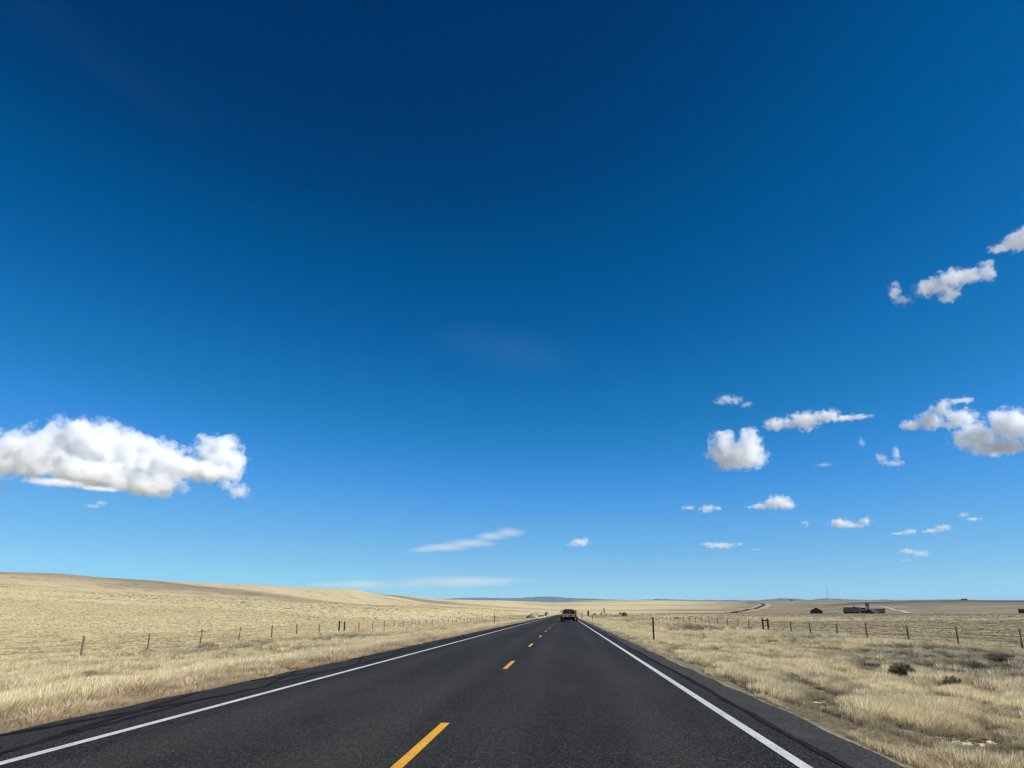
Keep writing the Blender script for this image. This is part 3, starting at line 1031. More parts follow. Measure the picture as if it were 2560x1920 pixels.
for sx in (-1, 1):
    s = MB(); s.box((sx * 1.0, 1.62, .99), (.045, 3.15, .40)); 
    for k in range(5): s.box((sx * 1.035, .15 + .74 * k, 1.0), (.035, .07, .44))
    s.build('side_board', M_RUSTD, tr)
    p = MB(); p.box((sx * .97, .12, 1.42), (.07, .07, .62)); p.box((sx * .97, 3.0, 1.42), (.07, .07, .62)); p.box((sx * .97, 1.56, 1.72), (.05, 2.95, .06)); p.box((sx * .97, 1.56, 1.45), (.045, 2.95, .06))
    p.build('stake_rail', M_DARK, tr)
    f = MB()
    pts = [(1.45 + .43 * math.cos(t), .36 + .43 * math.sin(t)) for t in [math.pi * k / 12 for k in range(13)]]
    inn = [(1.45 + .40 * math.cos(t), .36 + .40 * math.sin(t)) for t in [math.pi * k / 12 for k in range(12, -1, -1)]]
    f.prism(pts + inn, 'x', sx * 1.04, sx * 1.30) if sx > 0 else f.prism(pts + inn, 'x', -1.30, -1.04)
    f.build('mudguard', M_DARK, tr)
    wheel(tr, sx * 1.165, 1.45, .34, .21)
    lm = MB(); lm.box((sx * .84, -.045, .70), (.16, .03, .075), bev=.008); lm.build('tail_light', M_RED, tr)

# tarp-covered load
def tarp_load():
    nx, ny = 26, 34
    vs, fs = [], []
    for j in range(ny):
        for i in range(nx):
            u = i / (nx - 1) * 2 - 1; v = j / (ny - 1) * 2 - 1
            x = u * .95; y = 1.55 + v * 1.40
            e = (1 - abs(u) ** 5) * (1 - abs(v) ** 8)
            z = 1.02 + .80 * max(e, 0) ** .28 - .10 * abs(u) ** 3
            z += (fbm(x * 3.1 + 9, y * 2.6, 301, 3) - .5) * .20 * max(e, 0) ** .3
            x += (float(fbm(y * 3, z * 3 + i, 305, 2)) - .5) * .04
            vs.append((float(x), float(y), float(z)))
    for j in range(ny - 1):
        for i in range(nx - 1):
            a = j * nx + i; fs.append((a, a + 1, a + nx + 1, a + nx))
    # sloped skirt down to the deck all round
    ring = [i for i in range(nx)] + [j * nx + nx - 1 for j in range(1, ny)] + [(ny - 1) * nx + i for i in range(nx - 2, -1, -1)] + [j * nx for j in range(ny - 2, 0, -1)]
    b0 = len(vs)
    for k in ring: vs.append((vs[k][0], vs[k][1], .85))
    for k in range(len(ring)):
        k2 = (k + 1) % len(ring)
        fs.append((ring[k2], ring[k], b0 + k, b0 + k2))
    fs.append(tuple(b0 + k for k in range(len(ring))))
    return vs, fs
vs, fs = tarp_load()
ld = mesh_obj('tarp_load', vs, fs, M_TARP, smooth=True)
ld.location = tr.location; ld.rotation_euler = tr.rotation_euler
tag(ld, 'bulging dark green tarpaulin covering the load on the trailer', 'tarpaulin')
mb = MB()
for y in (.75, 1.6, 2.4):
    mb.path([(math.copysign(abs(math.cos(t)) ** .45, math.cos(t)) * .965, y, 1.12 + .76 * math.sin(t) ** .6) for t in [math.pi * k / 14 for k in range(15)]], .014, 5)
mb.build('rope', M_PALE, ld)

pk = place_vehicle('pickup_truck', TX - .03, TY + 6.3)
tag(pk, 'dark pickup truck ahead, towing the loaded trailer', 'pickup truck')
# body by side profile; front is +y
body = MB()
body.prism([(-.85, .55), (-.85, 1.22), (-.82, 1.28), (1.55, 1.28), (1.55, .60)], 'x', -.98, .98)
body.prism([(1.58, .50), (1.58, 1.24), (3.25, 1.22), (4.55, 1.12), (4.75, .98), (4.78, .55), (4.6, .45)], 'x', -.96, .96)
body.build('body', M_BLACKP, pk)
cab = MB()
def loft(lo, hi):
    vs = list(lo) + list(hi); n = len(lo)
    return vs, [tuple(reversed(range(n))), tuple(range(n, 2 * n))] + [(i, (i + 1) % n, n + (i + 1) % n, n + i) for i in range(n)]
cab.add(*loft([(-.92, 1.6, 1.23), (.92, 1.6, 1.23), (.92, 3.55, 1.23), (-.92, 3.55, 1.23)], [(-.78, 1.80, 1.82), (.78, 1.80, 1.82), (.76, 2.85, 1.84), (-.76, 2.85, 1.84)]))
cb = cab.build('cab', M_BLACKP, pk)
gl = MB(); gl.add([(-.70, 1.61, 1.32), (.70, 1.61, 1.32), (.66, 1.745, 1.73), (-.66, 1.745, 1.73)], [(0, 1, 2, 3)])
gl.v = [(x, y - .006, z) for x, y, z in gl.v]
gl.build('rear_window', M_GLASS, cb)
g = MB(); g.box((0, -.87, .92), (1.62, .05, .52), bev=.01); g.build('tailgate', M_BLACKP, pk)
g = MB(); g.box((0, -.98, .58), (1.9, .14, .20), bev=.03); g.build('bumper', M_RIM, pk)
g = MB(); g.box((0, 2.0, .52), (1.2, 4.8, .16)); g.tube((-.85, .35, .40), (.85, .35, .40), .06); g.build('chassis', M_DARK, pk)
for sx in (-1, 1):
    l = MB(); l.box((sx * .90, -.87, 1.0), (.14, .04, .42), bev=.01); l.build('tail_light', M_RED, pk)
    m = MB(); m.tube((sx * .95, 3.1, 1.30), (sx * 1.16, 3.05, 1.42), .022); m.box((sx * 1.21, 3.05, 1.52), (.17, .07, .30), bev=.02); m.build('mirror', M_DARK, pk)
    l = MB(); l.box((sx * .74, 4.78, .86), (.34, .05, .18), bev=.01); l.build('headlight', M_GLASS, pk)
    wheel(pk, sx * .84, .35, .39, .25); wheel(pk, sx * .84, 3.95, .39, .25)

# ------------------------------------------------------------------ far buildings
def span(px0, px1, dist):
    """metres between two photo columns at a distance"""
    return (at(px1, 1520, dist) - at(px0, 1520, dist)).length

def facing(px):
    v = ray(px, 1500); return math.atan2(-v.x, v.y)

def house(name, px0, px1, py_base, py_eave, py_top, dist, label, cat, depth, ridge='across', wall=M_GREYW, roof=M_ROOF, windows=(), doors=(), chimney=None, turn=0.0, group=None, overhang=.4, lean=0.0):
    """gabled building between two photo columns; ridge 'across' runs left to right, 'towards' shows the gable"""
    pc = (px0 + px1) / 2
    w = span(px0, px1, dist)
    p = at(pc, py_base, dist)
    z0 = gz(p.x, p.y)
    base_vis = H + dist * tan_of(pc, py_base)
    ze = H + dist * tan_of(pc, py_eave) - z0
    zt = H + dist * tan_of(pc, py_top) - z0
    root = empty(name, (p.x, p.y, z0), facing(pc) + turn)
    hw, hd = w / 2 - (overhang if ridge == 'across' else overhang), depth / 2
    wl = MB()
    if ridge == 'across':
        wl.prism([(-hd, -1), (hd, -1), (hd, ze), (0, zt - .15), (-hd, ze)], 'x', -hw, hw)
        wl.build('wall', wall, root)
        rf = MB(); k = (zt - ze) / hd; ex = .5
        rf.prism([(-hd - ex, ze - k * ex + .02), (0, zt + .02), (hd + ex, ze - k * ex + .02), (hd + ex, ze - k * ex + .25), (0, zt + .25), (-hd - ex, ze - k * ex + .25)], 'x', -w / 2, w / 2)
        ro = rf.build('roof', roof, root)
    else:
        wl.prism([(-hw, -1), (hw, -1), (hw, ze), (0, zt - .15), (-hw, ze)], 'y', -hd, hd)
        wl.build('wall', wall, root)
        rf = MB(); k = (zt - ze) / hw; ex = overhang
        rf.prism([(-hw - ex, ze - k * ex + .02), (0, zt + .02), (hw + ex, ze - k * ex + .02), (hw + ex, ze - k * ex + .22), (0, zt + .22), (-hw - ex, ze - k * ex + .22)], 'y', -hd - .35, hd + .35)
        ro = rf.build('roof', roof, root)
    for (cx, cz, ww, hh) in windows:
        m = MB(); m.box((cx, -hd - .02, cz), (ww, .10, hh)); f = m.build('window', M_WOODD, root)
        m = MB(); m.box((cx, -hd - .075, cz), (ww * .75, .02, hh * .75)); m.build('pane', M_GLASS, f)
    for (cx, ww, hh) in doors:
        m = MB(); m.box((cx, -hd - .03, hh / 2), (ww, .12, hh)); m.build('door', M_WOODD, root)
    if chimney:
        m = MB(); m.box((chimney[0], 0, zt + chimney[1] / 2 - .3), (.7, .7, chimney[1])); m.build('chimney', M_GREYW, ro)
    return tag(root, label, cat, group)

# barns beyond the crest of the right pasture (bases hidden behind it)
house('gabled_barn', 2025, 2058, 1534.6, 1528, 1519, 770, 'small black barn with steep gable, alone left of the ranch group', 'barn', 9, 'towards', M_WOODD, M_WOODD, doors=((0, 2.6, 3.0),))
house('long_barn', 2110, 2151, 1534.6, 1528.8, 1519, 790, 'long barn with dark green roof at the left of the ranch group', 'barn', 8, 'across', M_WOODD, M_ROOF, doors=((-3.5, 2.4, 2.6), (3.0, 2.4, 2.6)), turn=-.12)
house('lean_to_shed', 2151, 2166, 1534.6, 1527, 1524, 800, 'low grey shed joining the long barn to the broken barn', 'shed', 6, 'across', M_GREYW, M_ROOF)
house('collapsed_barn', 2164, 2194, 1534.6, 1531, 1522.5, 800, 'grey barn with swept sagging roof right of the low shed', 'barn', 9, 'towards', M_WOODD, M_GREYW, turn=-.5)
house('tin_shed', 2186, 2214, 1534.6, 1531, 1522.5, 815, 'dark roofed shed at the right end of the ranch group', 'shed', 7, 'across', M_WOODD, M_ROOF, chimney=(4.6, 1.2))
house('ranch_house', 2164, 2174, 1521, 1514.5, 1508.2, 1500, 'small house on the rise behind the ranch barns', 'house', 9, 'across', M_WALLP, M_WOODD, windows=((-1.8, 1.8, 1.2, 1.2), (1.6, 1.8, 1.2, 1.2)))
house('ranch_shed', 2130, 2142, 1522, 1519, 1516, 1250, 'dark low roof seen just over the long barn', 'shed', 8, 'towards', M_WOODD, M_ROOF)
house('pole_shed', 2150, 2164, 1521.5, 1518.5, 1517, 1300, 'low pale roofed shed behind the ranch buildings', 'shed', 6, 'across', M_GREYW, M_PALE)
house('farm_house', 2403, 2419, 1501.5, 1499, 1496.8, 5200, 'square dark farmhouse on the right skyline', 'house', 22, 'across', M_WOODD, M_WOODD)
house('low_barn', 2545, 2575, 1529, 1524.5, 1522.5, 900, 'low grey barn cut by the right frame edge', 'barn', 9, 'across', M_GREYW, M_ROOF, windows=((-3, 1.6, 1, .8), (0, 1.6, 1, .8)))
house('horizon_farm', 1975, 1984, 1501.5, 1500.2, 1498.6, 5450, 'tiny dark farm building on the skyline left of the mast', 'house', 18, 'across', M_WOODD, M_WOODD)
house('horizon_shed', 2099, 2103, 1501, 1500, 1499.2, 5450, 'tiny dark shed on the skyline right of the mast', 'shed', 14, 'across', M_WOODD, M_WOODD)

# corral boards, troughs on the pasture crest
def bar_obj(name, px0, px1, py0, py1, dist, mat, label, cat, thick=.5):
    a, b = at(px0, py1, dist), at(px1, py1, dist)
    h = dist * (tan_of(px0, py0) - tan_of(px0, py1))
    mb = MB(); n = 7
    c = (a + b) / 2
    for k in range(n):
        q = a.lerp(b, k / (n - 1)) - c
        mb.tube(q - Vector((0, 0, 1.5)), q + Vector((0, 0, h * random.uniform(.9, 1.25))), thick * .12, n=6)
    for z in (.35, .75):
        mb.tube(a - c + Vector((0, 0, h * z)), b - c + Vector((0, 0, h * z)), thick * .16, n=6)
    o = mb.build(name, mat); o.location = c
    return tag(o, label, cat)
bar_obj('corral_panel', 2065, 2094, 1532, 1535, 760, M_WOOD, 'low reddish corral rail right of the small black barn', 'corral fence')
bar_obj('corral_panel', 2331, 2358, 1531.5, 1535, 730, M_WOODD, 'dark low corral rail far right on the pasture crest', 'corral fence')

# guyed radio mast
def mast():
    d = 5200.0
    p = at(2070, 1503, d); z0 = gz(p.x, p.y); top = H + d * tan_of(2069.5, 1464)
    root = empty('radio_mast', (p.x, p.y, z0), facing(2070))
    h = top - z0; m = MB(); w = .9
    cor = [(0, w, 0), (w * .87, -w * .5, 0), (-w * .87, -w * .5, 0)]
    for c in cor: m.tube(c, (c[0], c[1], h), .38, .30, 6)
    n = 26
    for k in range(n):
        z = h * k / n; z2 = h * (k + 1) / n
        for i in range(3):
            a, b = cor[i], cor[(i + 1) % 3]
            m.tube((a[0], a[1], z), (b[0], b[1], z2), .12, n=4)
    m.build('lattice', M_TOWER, root)
    g = MB()
    for i in range(3):
        a = 2 * math.pi * i / 3 + .5
        for f in (.5, .95):
            g.tube((math.cos(a) * h * .45, math.sin(a) * h * .45, 0), (0, 0, h * f), .12, n=4)
    g.build('guy_wire', M_TOWER, root)
    tag(root, 'tall thin guyed radio mast on the right skyline', 'radio mast')
mast()

# trees: limbs and leaf clumps
def tree(px, py_base, py_top, dist, width_px, label, leafy=True, group='trees on the right skyline', name='tree'):
    p = at(px, py_base, dist); z0 = gz(p.x, p.y)
    h = H + dist * tan_of(px, py_top) - z0
    w = span(px - width_px / 2, px + width_px / 2, dist)
    rg = random.Random(int(px * 13 + py_top))
    root = empty(name, (p.x, p.y, z0))
    tb = MB(); tb.path([(0, 0, -1), (rg.uniform(-.1, .1) * h * .1, 0, h * .3), (rg.uniform(-.1, .1) * h * .2, 0, h * .75)], [h * .045, h * .03, h * .012], 7)
    ends = []
    for k in range(9 if leafy else 16):
        a = rg.uniform(0, 6.28); z = h * rg.uniform(.22, .65); L = w * rg.uniform(.28, .5)
        e = Vector((math.cos(a) * L, math.sin(a) * L, min(h * .98, z + L * rg.uniform(.6, 1.3))))
        tb.path([(0, 0, z), (e.x * .5, e.y * .5, z + (e.z - z) * .35), e], [h * .018, h * .012, h * .005], 5)
        ends.append(e)
        if not leafy:
            for q in range(4):
                s = Vector((0, 0, z)).lerp(e, rg.uniform(.4, .9)); dd = Vector((rg.uniform(-1, 1), rg.uniform(-1, 1), rg.uniform(.3, 1))).normalized() * L * .5
                tb.tube(s, s + dd, h * .006, h * .003, 4)
    tb.build('trunk', M_BARK, root)
    if leafy:
        cr = MB(); vs, fs = [], []
        for k in range(420):
            e = rg.choice(ends + [Vector((0, 0, h * .8))])
            c = e + Vector((rg.gauss(0, .16) * w, rg.gauss(0, .16) * w, rg.gauss(0, .09) * h))
            c.z = min(max(c.z, h * .15), h)
            s = h * rg.uniform(.03, .07); b = len(vs)
            for q in range(4):
                vs.append((c.x + rg.uniform(-s, s), c.y + rg.uniform(-s, s), c.z + rg.uniform(-s, s)))
            fs += [(b, b + 1, b + 2), (b, b + 2, b + 3)]
        cr.add(vs, fs); cr.build('crown', M_PINE, root)
    return tag(root, label, 'tree', group)
tree(2328, 1502, 1499.0, 5000, 5, 'leftmost small dark tree of the skyline row')
tree(2334, 1502, 1498.6, 5000, 6, 'second small dark tree of the skyline row')
tree(2342, 1502, 1498.2, 5000, 7, 'tallest dark tree of the skyline row left of the farmhouse')
tree(2350, 1502, 1498.4, 5000, 6, 'rightmost dark tree of the skyline row')
tree(2396, 1502, 1499.2, 5180, 8, 'low dark tree touching the left side of the skyline farmhouse')
tree(2426, 1502, 1499.0, 5180, 9, 'low dark tree right of the skyline farmhouse')
tree(2436, 1502, 1499.4, 5180, 8, 'low wide dark tree farther right of the skyline farmhouse')

# ------------------------------------------------------------------ small things near the vanishing point
def lump(name, px0, px1, py_b, py_t, dist, mat, label, cat, depth=None, rough=.22, shape=1.0, seed=1, group=None):
    """uneven earth bank, stack or bush-like heap with a real depth"""
    pc = (px0 + px1) / 2; w = span(px0, px1, dist); p = at(pc, py_b, dist); z0 = gz(p.x, p.y)
    h = H + dist * tan_of(pc, py_t) - z0
    depth = depth or w * .6
    nu, nv = 30, 12; vs, fs = [], []
    for j in range(nv + 1):
        ph = math.pi / 2 * j / nv
        for i in range(nu):
            a = 2 * math.pi * i / nu
            k = 1 + rough * (float(fbm(math.cos(a) * 1.7 + 5 + seed, math.sin(a) * 1.7 + ph * 2, 400 + seed, 3)) - .5) * 2
            c = math.cos(ph) ** shape
            vs.append((math.cos(a) * c * w / 2 * k, math.sin(a) * c * depth / 2 * k, -.3 + (h + .3) * math.sin(ph) * (k if j < nv else 1)))
    for j in range(nv):
        for i in range(nu):
            i2 = (i + 1) % nu
            fs.append((j * nu + i, j * nu + i2, (j + 1) * nu + i2, (j + 1) * nu + i))
    o = mesh_obj(name, vs, fs, mat, smooth=True); o.location = (p.x, p.y, z0); o.rotation_euler = (0, 0, facing(pc))
    return tag(o, label, cat, group)

lump('earth_bank', 1312, 1368, 1543, 1532.5, 235, M_STRAWM, 'wide pale earth bank left of the road behind the second marker post', 'earth bank', depth=16, shape=1.5, rough=.15, seed=3)
lump('earth_bank', 1361, 1377, 1537, 1530, 330, M_STRAWM, 'small domed earth bank left of the road near the pickup', 'earth bank', depth=5, shape=.8, rough=.22, seed=5)
mb = MB(); p = at(1345, 1540.5, 190); q = at(1360, 1539.5, 190)
mb.path([p, p.lerp(q, .5) + Vector((0, 0, .08)), q], [.22, .2, .14], 8); mb.tube(p.lerp(q, .8), p.lerp(q, .8) + Vector((.5, 0, .7)), .08, .03, 6)
o = mb.build('log', M_WOOD); tag(o, 'long fallen log lying in front of the wide earth bank', 'log')
o.location.z = 0
house('stock_shed', 1467, 1474, 1534, 1529.5, 1526.5, 520, 'dark tall shed right of the trailer beyond the fence', 'shed', 4, 'towards', M_WOODD, M_WOODD)
shrub_pts = [(1486.5, 1533.5, 3.2, 1.7, 'round dark bush between the tall shed and the bare trees'), (1551, 1534.5, 3.2, 2.4, 'dark bush beside the rust red container')]
for (px, py, w, h_, lb) in shrub_pts:
    p = at(px, py, 520)
    root = empty('bush', (p.x, p.y, gz(p.x, p.y)))
    m = MB(); vs, fs = [], []; rg = random.Random(int(px))
    for k in range(700):
        a = rg.uniform(0, 6.28); ph = rg.uniform(0, 1.57); t = rg.uniform(.3, 1) ** .4
        c = Vector((math.cos(a) * math.cos(ph) * w / 2 * t, math.sin(a) * math.cos(ph) * w / 2 * t, math.sin(ph) * h_ * t)); s = .16; b = len(vs)
        for q in range(3): vs.append((c.x + rg.uniform(-s, s), c.y + rg.uniform(-s, s), max(0, c.z + rg.uniform(-s, s))))
        fs.append((b, b + 1, b + 2))
    m.add(vs, fs); m.build('foliage', M_SAGED, root)
    m = MB()
    for k in range(5):
        a = k * 1.25; m.tube((0, 0, -.2), (math.cos(a) * w * .25, math.sin(a) * w * .25, h_ * .6), .05, .02, 5)
    m.build('stem', M_BARK, root)
    tag(root, lb, 'bush')
tree(1504, 1535, 1526.5, 505, 7, 'bare tree left of the tall dark stub trunk', False, 'bare trees right of the road')
tree(1516, 1535, 1528.5, 500, 5, 'bare tree right of the tall dark stub trunk', False, 'bare trees right of the road')
tree(1525, 1536, 1528.5, 490, 5, 'small bare tree farther right of the stub trunk', False, 'bare trees right of the road')
p = at(1510.5, 1535, 500); z0 = gz(p.x, p.y); hh = H + 500 * tan_of(1510.5, 1520) - z0
root = empty('stub_tree', (p.x, p.y, z0)); m = MB()
m.path([(0, 0, -.5), (.1, 0, hh * .5), (-.05, 0, hh)], [.36, .33, .30], 9); m.build('trunk', M_BARK, root)
m = MB()
for k in range(7):
    m.tube((0, 0, hh * (.3 + .1 * k)), (random.uniform(-.9, .9), random.uniform(-.5, .5), hh * (.4 + .1 * k)), .12, .05, 5)
m.build('branch_stub', M_BARK, root)
tag(root, 'tall dark stub trunk standing beyond the right fence', 'tree')
# rust red livestock container
p = at(1561, 1538, 420); z0 = gz(p.x, p.y)
w = span(1555, 1568, 420); hh = H + 420 * tan_of(1561, 1531) - z0
root = empty('livestock_box', (p.x, p.y, z0), facing(1561))
m = MB(); m.prism([(-w / 2, .35), (w / 2, .35), (w / 2, hh * .7), (w * .32, hh * .97), (0, hh), (-w * .32, hh * .97), (-w / 2, hh * .75)], 'y', -1.3, 1.3); m.build('shell', M_RUSTC, root)
m = MB(); m.box((-w * .2, -1.33, hh * .5), (w * .22, .05, hh * .5)); m.build('door', M_WOODD, root)
m = MB()
for k in range(5): m.box((-w / 2 + w * (k + .5) / 5, 0, .18), (.25, 2.4, .36))
m.build('skid', M_WOODD, root)
tag(root, 'rust red rounded stock box beyond the right fence', 'container')
# pipe gate beside the road
a = at(1441, 1531.6, 205); b = at(1457, 1531.8, 205)
m = MB(); c = (a + b) / 2; zc = gz(c.x, c.y)
root = empty('pipe_gate', (c.x, c.y, zc))
hz = H + 205 * tan_of(1449, 1530.5) - zc
for q in (a, b):
    m.tube((q.x - c.x, q.y - c.y, -.3), (q.x - c.x, q.y - c.y, hz + .15), .05)
m.build('gate_post', M_STEEL, root)
m = MB()
for k in range(4):
    z = hz * (1 - k * .22); m.tube((a.x - c.x, a.y - c.y, z), (b.x - c.x, b.y - c.y, z), .035)
m.build('bar', M_STEEL, root)
tag(root, 'dark pipe gate just right of the trailer', 'gate')

# ------------------------------------------------------------------ distant mountains
def range_(name, pts, dist, label, thick=3000.0, sub=6, seed=0):
    """pts: skyline (px, py) from left to right"""
    xs = np.array([p[0] for p in pts], float); ys = np.array([p[1] for p in pts], float)
    n = (len(pts) - 1) * sub + 1
    px = np.linspace(xs[0], xs[-1], n); py = np.interp(px, xs, ys)
    py = py - (fbm(px / 9.0, px * 0 + seed, 500 + seed, 4) - .5) * 2.2 * sstep(np.minimum(px - xs[0], xs[-1] - px), 0, 40)
    rows = []
    nd = 14
    for k in range(nd + 1):
        t = k / nd
        row = []
        for i in range(n):
            dd = dist - thick * (1 - t)
            top = H + dist * tan_of(px[i], py[i])
            z = -150 + (top + 150) * (t ** .8)
            z += (float(fbm(px[i] / 7, t * 4, 520 + seed, 3)) - .5) * 70 * t * (1 - t) * 4
            v = ray(px[i], 1500); q = Vector((v.x, v.y)).normalized() * dd
            row.append((q.x, q.y, z))
        rows.append(row)
    for k in range(1, 6):
        t = k / 5; row = []
        for i in range(n):
            top = rows[nd][i][2]
            v = ray(px[i], 1500); q = Vector((v.x, v.y)).normalized() * (dist + thick * t)
            row.append((q.x, q.y, top + (-150 - top) * t))
        rows.append(row)
    o = strip(name, rows, M_MOUNT)
    return tag(o, label, kind='structure')
range_('mountains', [(1080, 1502), (1130, 1496), (1180, 1494.5), (1210, 1494), (1260, 1495.5), (1300, 1495), (1330, 1492.5), (1345, 1491.5), (1370, 1492), (1385, 1491), (1400, 1493), (1430, 1494.5),
                     (1450, 1496), (1475, 1496), (1500, 1497.5), (1560, 1500), (1620, 1499), (1650, 1497.5), (1690, 1498.5), (1740, 1500), (1800, 1500.5), (1850, 1500)], 30000, 'low blue mountains on the horizon above the road', seed=1)
range_('mountains', [(1840, 1502), (1900, 1500), (1930, 1498), (1955, 1495.5), (1975, 1497), (2000, 1497.5), (2022, 1500), (2040, 1498), (2060, 1496), (2090, 1497), (2130, 1499), (2180, 1500), (2215, 1498.5), (2240, 1500), (2330, 1500), (2370, 1498.2), (2420, 1499), (2480, 1501)], 30000,
       'low blue hills on the right horizon behind the mast', seed=7)

# ------------------------------------------------------------------ clouds (real volumes at their own height)
def ico_lobes(lobes, grow):
    mb = MB()
    nu, nv = 14, 8
    for (cx, cy, cz, rx, ry, rz) in lobes:
        vs, fs = [], []
        for j in range(nv + 1):
            ph = -math.pi / 2 + math.pi * j / nv
            for i in range(nu):
                a = 2 * math.pi * i / nu
                vs.append((cx + math.cos(a) * math.cos(ph) * rx * grow, cy + math.sin(a) * math.cos(ph) * ry * grow, cz + math.sin(ph) * rz * grow))
        for j in range(nv):
            for i in range(nu):
                fs.append((j * nu + i, j * nu + (i + 1) % nu, (j + 1) * nu + (i + 1) % nu, (j + 1) * nu + i))
        mb.add(vs, fs)
    return mb

def cloud(label, lobes_px, alt, dens=7.0, wisp=1.0, nscale=1.0, streak=None, group='small white clouds', depth=.8, grow=1.28, vox=.10, tint=(.968, .981, .995, 1)):
    xs = [l[0] for l in lobes_px]; ys = [l[1] for l in lobes_px]
    x0 = min(l[0] - l[2] for l in lobes_px); x1 = max(l[0] + l[2] for l in lobes_px)
    y0 = min(l[1] - l[3] for l in lobes_px); y1 = max(l[1] + l[3] for l in lobes_px)
    cx, cy = (x0 + x1) / 2, (y0 + y1) / 2
    dist = alt / max(tan_of(cx, y1), .03)
    dist = min(dist, 42000)
    c = at(cx, cy, dist)
    mpp = (at(cx + 1, cy, dist) - at(cx - 1, cy, dist)).length / 2          # metres per photo pixel there
    mpy = (at(cx, cy - 1, dist) - at(cx, cy + 1, dist)).length / 2
    K = 50 * mpp
    az = math.atan2(c.x, c.y)
    el = math.atan2(c.z, math.hypot(c.x, c.y))
    right = Vector((math.cos(az), -math.sin(az), 0))
    L = []
    fwd = Vector((math.sin(az), math.cos(az), 0)); upv = Vector((0, 0, 1))
    rg = random.Random(int(cx * 3 + cy))
    nscale = nscale * (60.0 / max(8.0, sum(l[3] for l in lobes_px) / len(lobes_px) * 1.25)) ** .42 if not streak else nscale
    for (lx, ly, rx, ry) in lobes_px:
        rx *= 1.08
        # intersect the pixel ray with the upright plane through the cloud's centre
        v = ray(lx, ly); o_ = Vector((0, 0, H)); t = (c - o_).dot(fwd) / v.dot(fwd)
        q = o_ + v * t - c
        sv = max(.6, 1 / max(math.cos(el), .3)) if ry * 2.2 < rx else 1.0
        L.append((q.dot(right) / K, rg.uniform(-.15, .15) * rx / 50, q.z / K, rx * mpp / K, max(rx * mpp * depth, ry * mpy) / K, ry * mpy / K))
    mb = ico_lobes(L, grow)
    o = mb.build('cloud', None)
    o.location = c; o.rotation_euler = (0, 0, -az); o.scale = (K, K, K)
    md = o.modifiers.new('merge', 'REMESH'); md.mode = 'VOXEL'; md.voxel_size = vox * max(.5, (x1 - x0) / 300)
    # volume shader
    m = bpy.data.materials.new('cloud_vapour'); m.use_nodes = True
    t = m.node_tree; t.nodes.clear()
    out = t.nodes.new('ShaderNodeOutputMaterial'); vp = t.nodes.new('ShaderNodeVolumePrincipled')
    t.links.new(vp.outputs[0], out.inputs['Volume'])
    vp.inputs['Color'].default_value = tint; vp.inputs['Anisotropy'].default_value = 0.0
    tc = t.nodes.new('ShaderNodeTexCoord')
    def nz(scale, det, rough, sc=None):
        n_ = t.nodes.new('ShaderNodeTexNoise'); n_.inputs['Scale'].default_value = scale; n_.inputs['Detail'].default_value = det; n_.inputs['Roughness'].default_value = rough
        src = tc.outputs['Object']
        mp = t.nodes.new('ShaderNodeMapping'); mp.inputs['Location'].default_value = (cx * .013, cy * .017, 0)
        if sc: mp.inputs['Scale'].default_value = sc[:3]; mp.inputs['Rotation'].default_value = (0, sc[3] if len(sc) > 3 else 0, 0)
        t.links.new(src, mp.inputs[0]); t.links.new(mp.outputs[0], n_.inputs['Vector'])
        return n_
    def vm(op, a, b=None, s=None):
        x = t.nodes.new('ShaderNodeVectorMath'); x.operation = op
        for i, q in enumerate((a, b)):
            if q is None: continue
            if isinstance(q, tuple): x.inputs[i].default_value = q
            else: t.links.new(q, x.inputs[i])
        if s is not None: x.inputs['Scale'].default_value = s
        return x
    def mt(op, a, b):
        x = t.nodes.new('ShaderNodeMath'); x.operation = op
        for i, q in enumerate((a, b)):
            if isinstance(q, (int, float)): x.inputs[i].default_value = q
            else: t.links.new(q, x.inputs[i])
        return x.outputs[0]
    warp = nz(1.3 * nscale, 2, .5, streak)
    w1 = vm('SUBTRACT', warp.outputs['Color'], (.5, .5, .5)); w2 = vm('SCALE', w1.outputs[0], None, .62 * wisp / max(1, nscale))
    pos = vm('ADD', tc.outputs['Object'], w2.outputs[0]).outputs[0]
    dmin = None
    for (a, b, c_, rx, ry, rz) in L:
        s1 = vm('SUBTRACT', pos, (a, b, c_)); s2 = vm('DIVIDE', s1.outputs[0], (rx, ry, rz)); s3 = vm('LENGTH', s2.outputs[0])
        v = s3.outputs['Value']
        if dmin is None: dmin = v
        else:
            x = t.nodes.new('ShaderNodeMath'); x.operation = 'SMOOTH_MIN'; x.inputs[2].default_value = .60
            t.links.new(dmin, x.inputs[0]); t.links.new(v, x.inputs[1]); dmin = x.outputs[0]
    core = mt('SUBTRACT', 1.0, dmin)
    fn = nz(1.35 * nscale, 9, .60, streak).outputs['Fac']
    d = mt('ADD', mt('MULTIPLY', core, 1.15), mt('MULTIPLY', mt('SUBTRACT', fn, .50), 3.5 * wisp))
    mr = t.nodes.new('ShaderNodeMapRange'); mr.clamp = True
    t.links.new(d, mr.inputs[0]); mr.inputs[1].default_value = .05; mr.inputs[2].default_value = 1.35; mr.inputs[3].default_value = 0; mr.inputs[4].default_value = dens * .62 / K
    t.links.new(mr.outputs[0], vp.inputs['Density'])
    m.cycles.volume_step_rate = .28
    o.data.materials.append(m)
    tag(o, label, 'cloud', group)
    return o

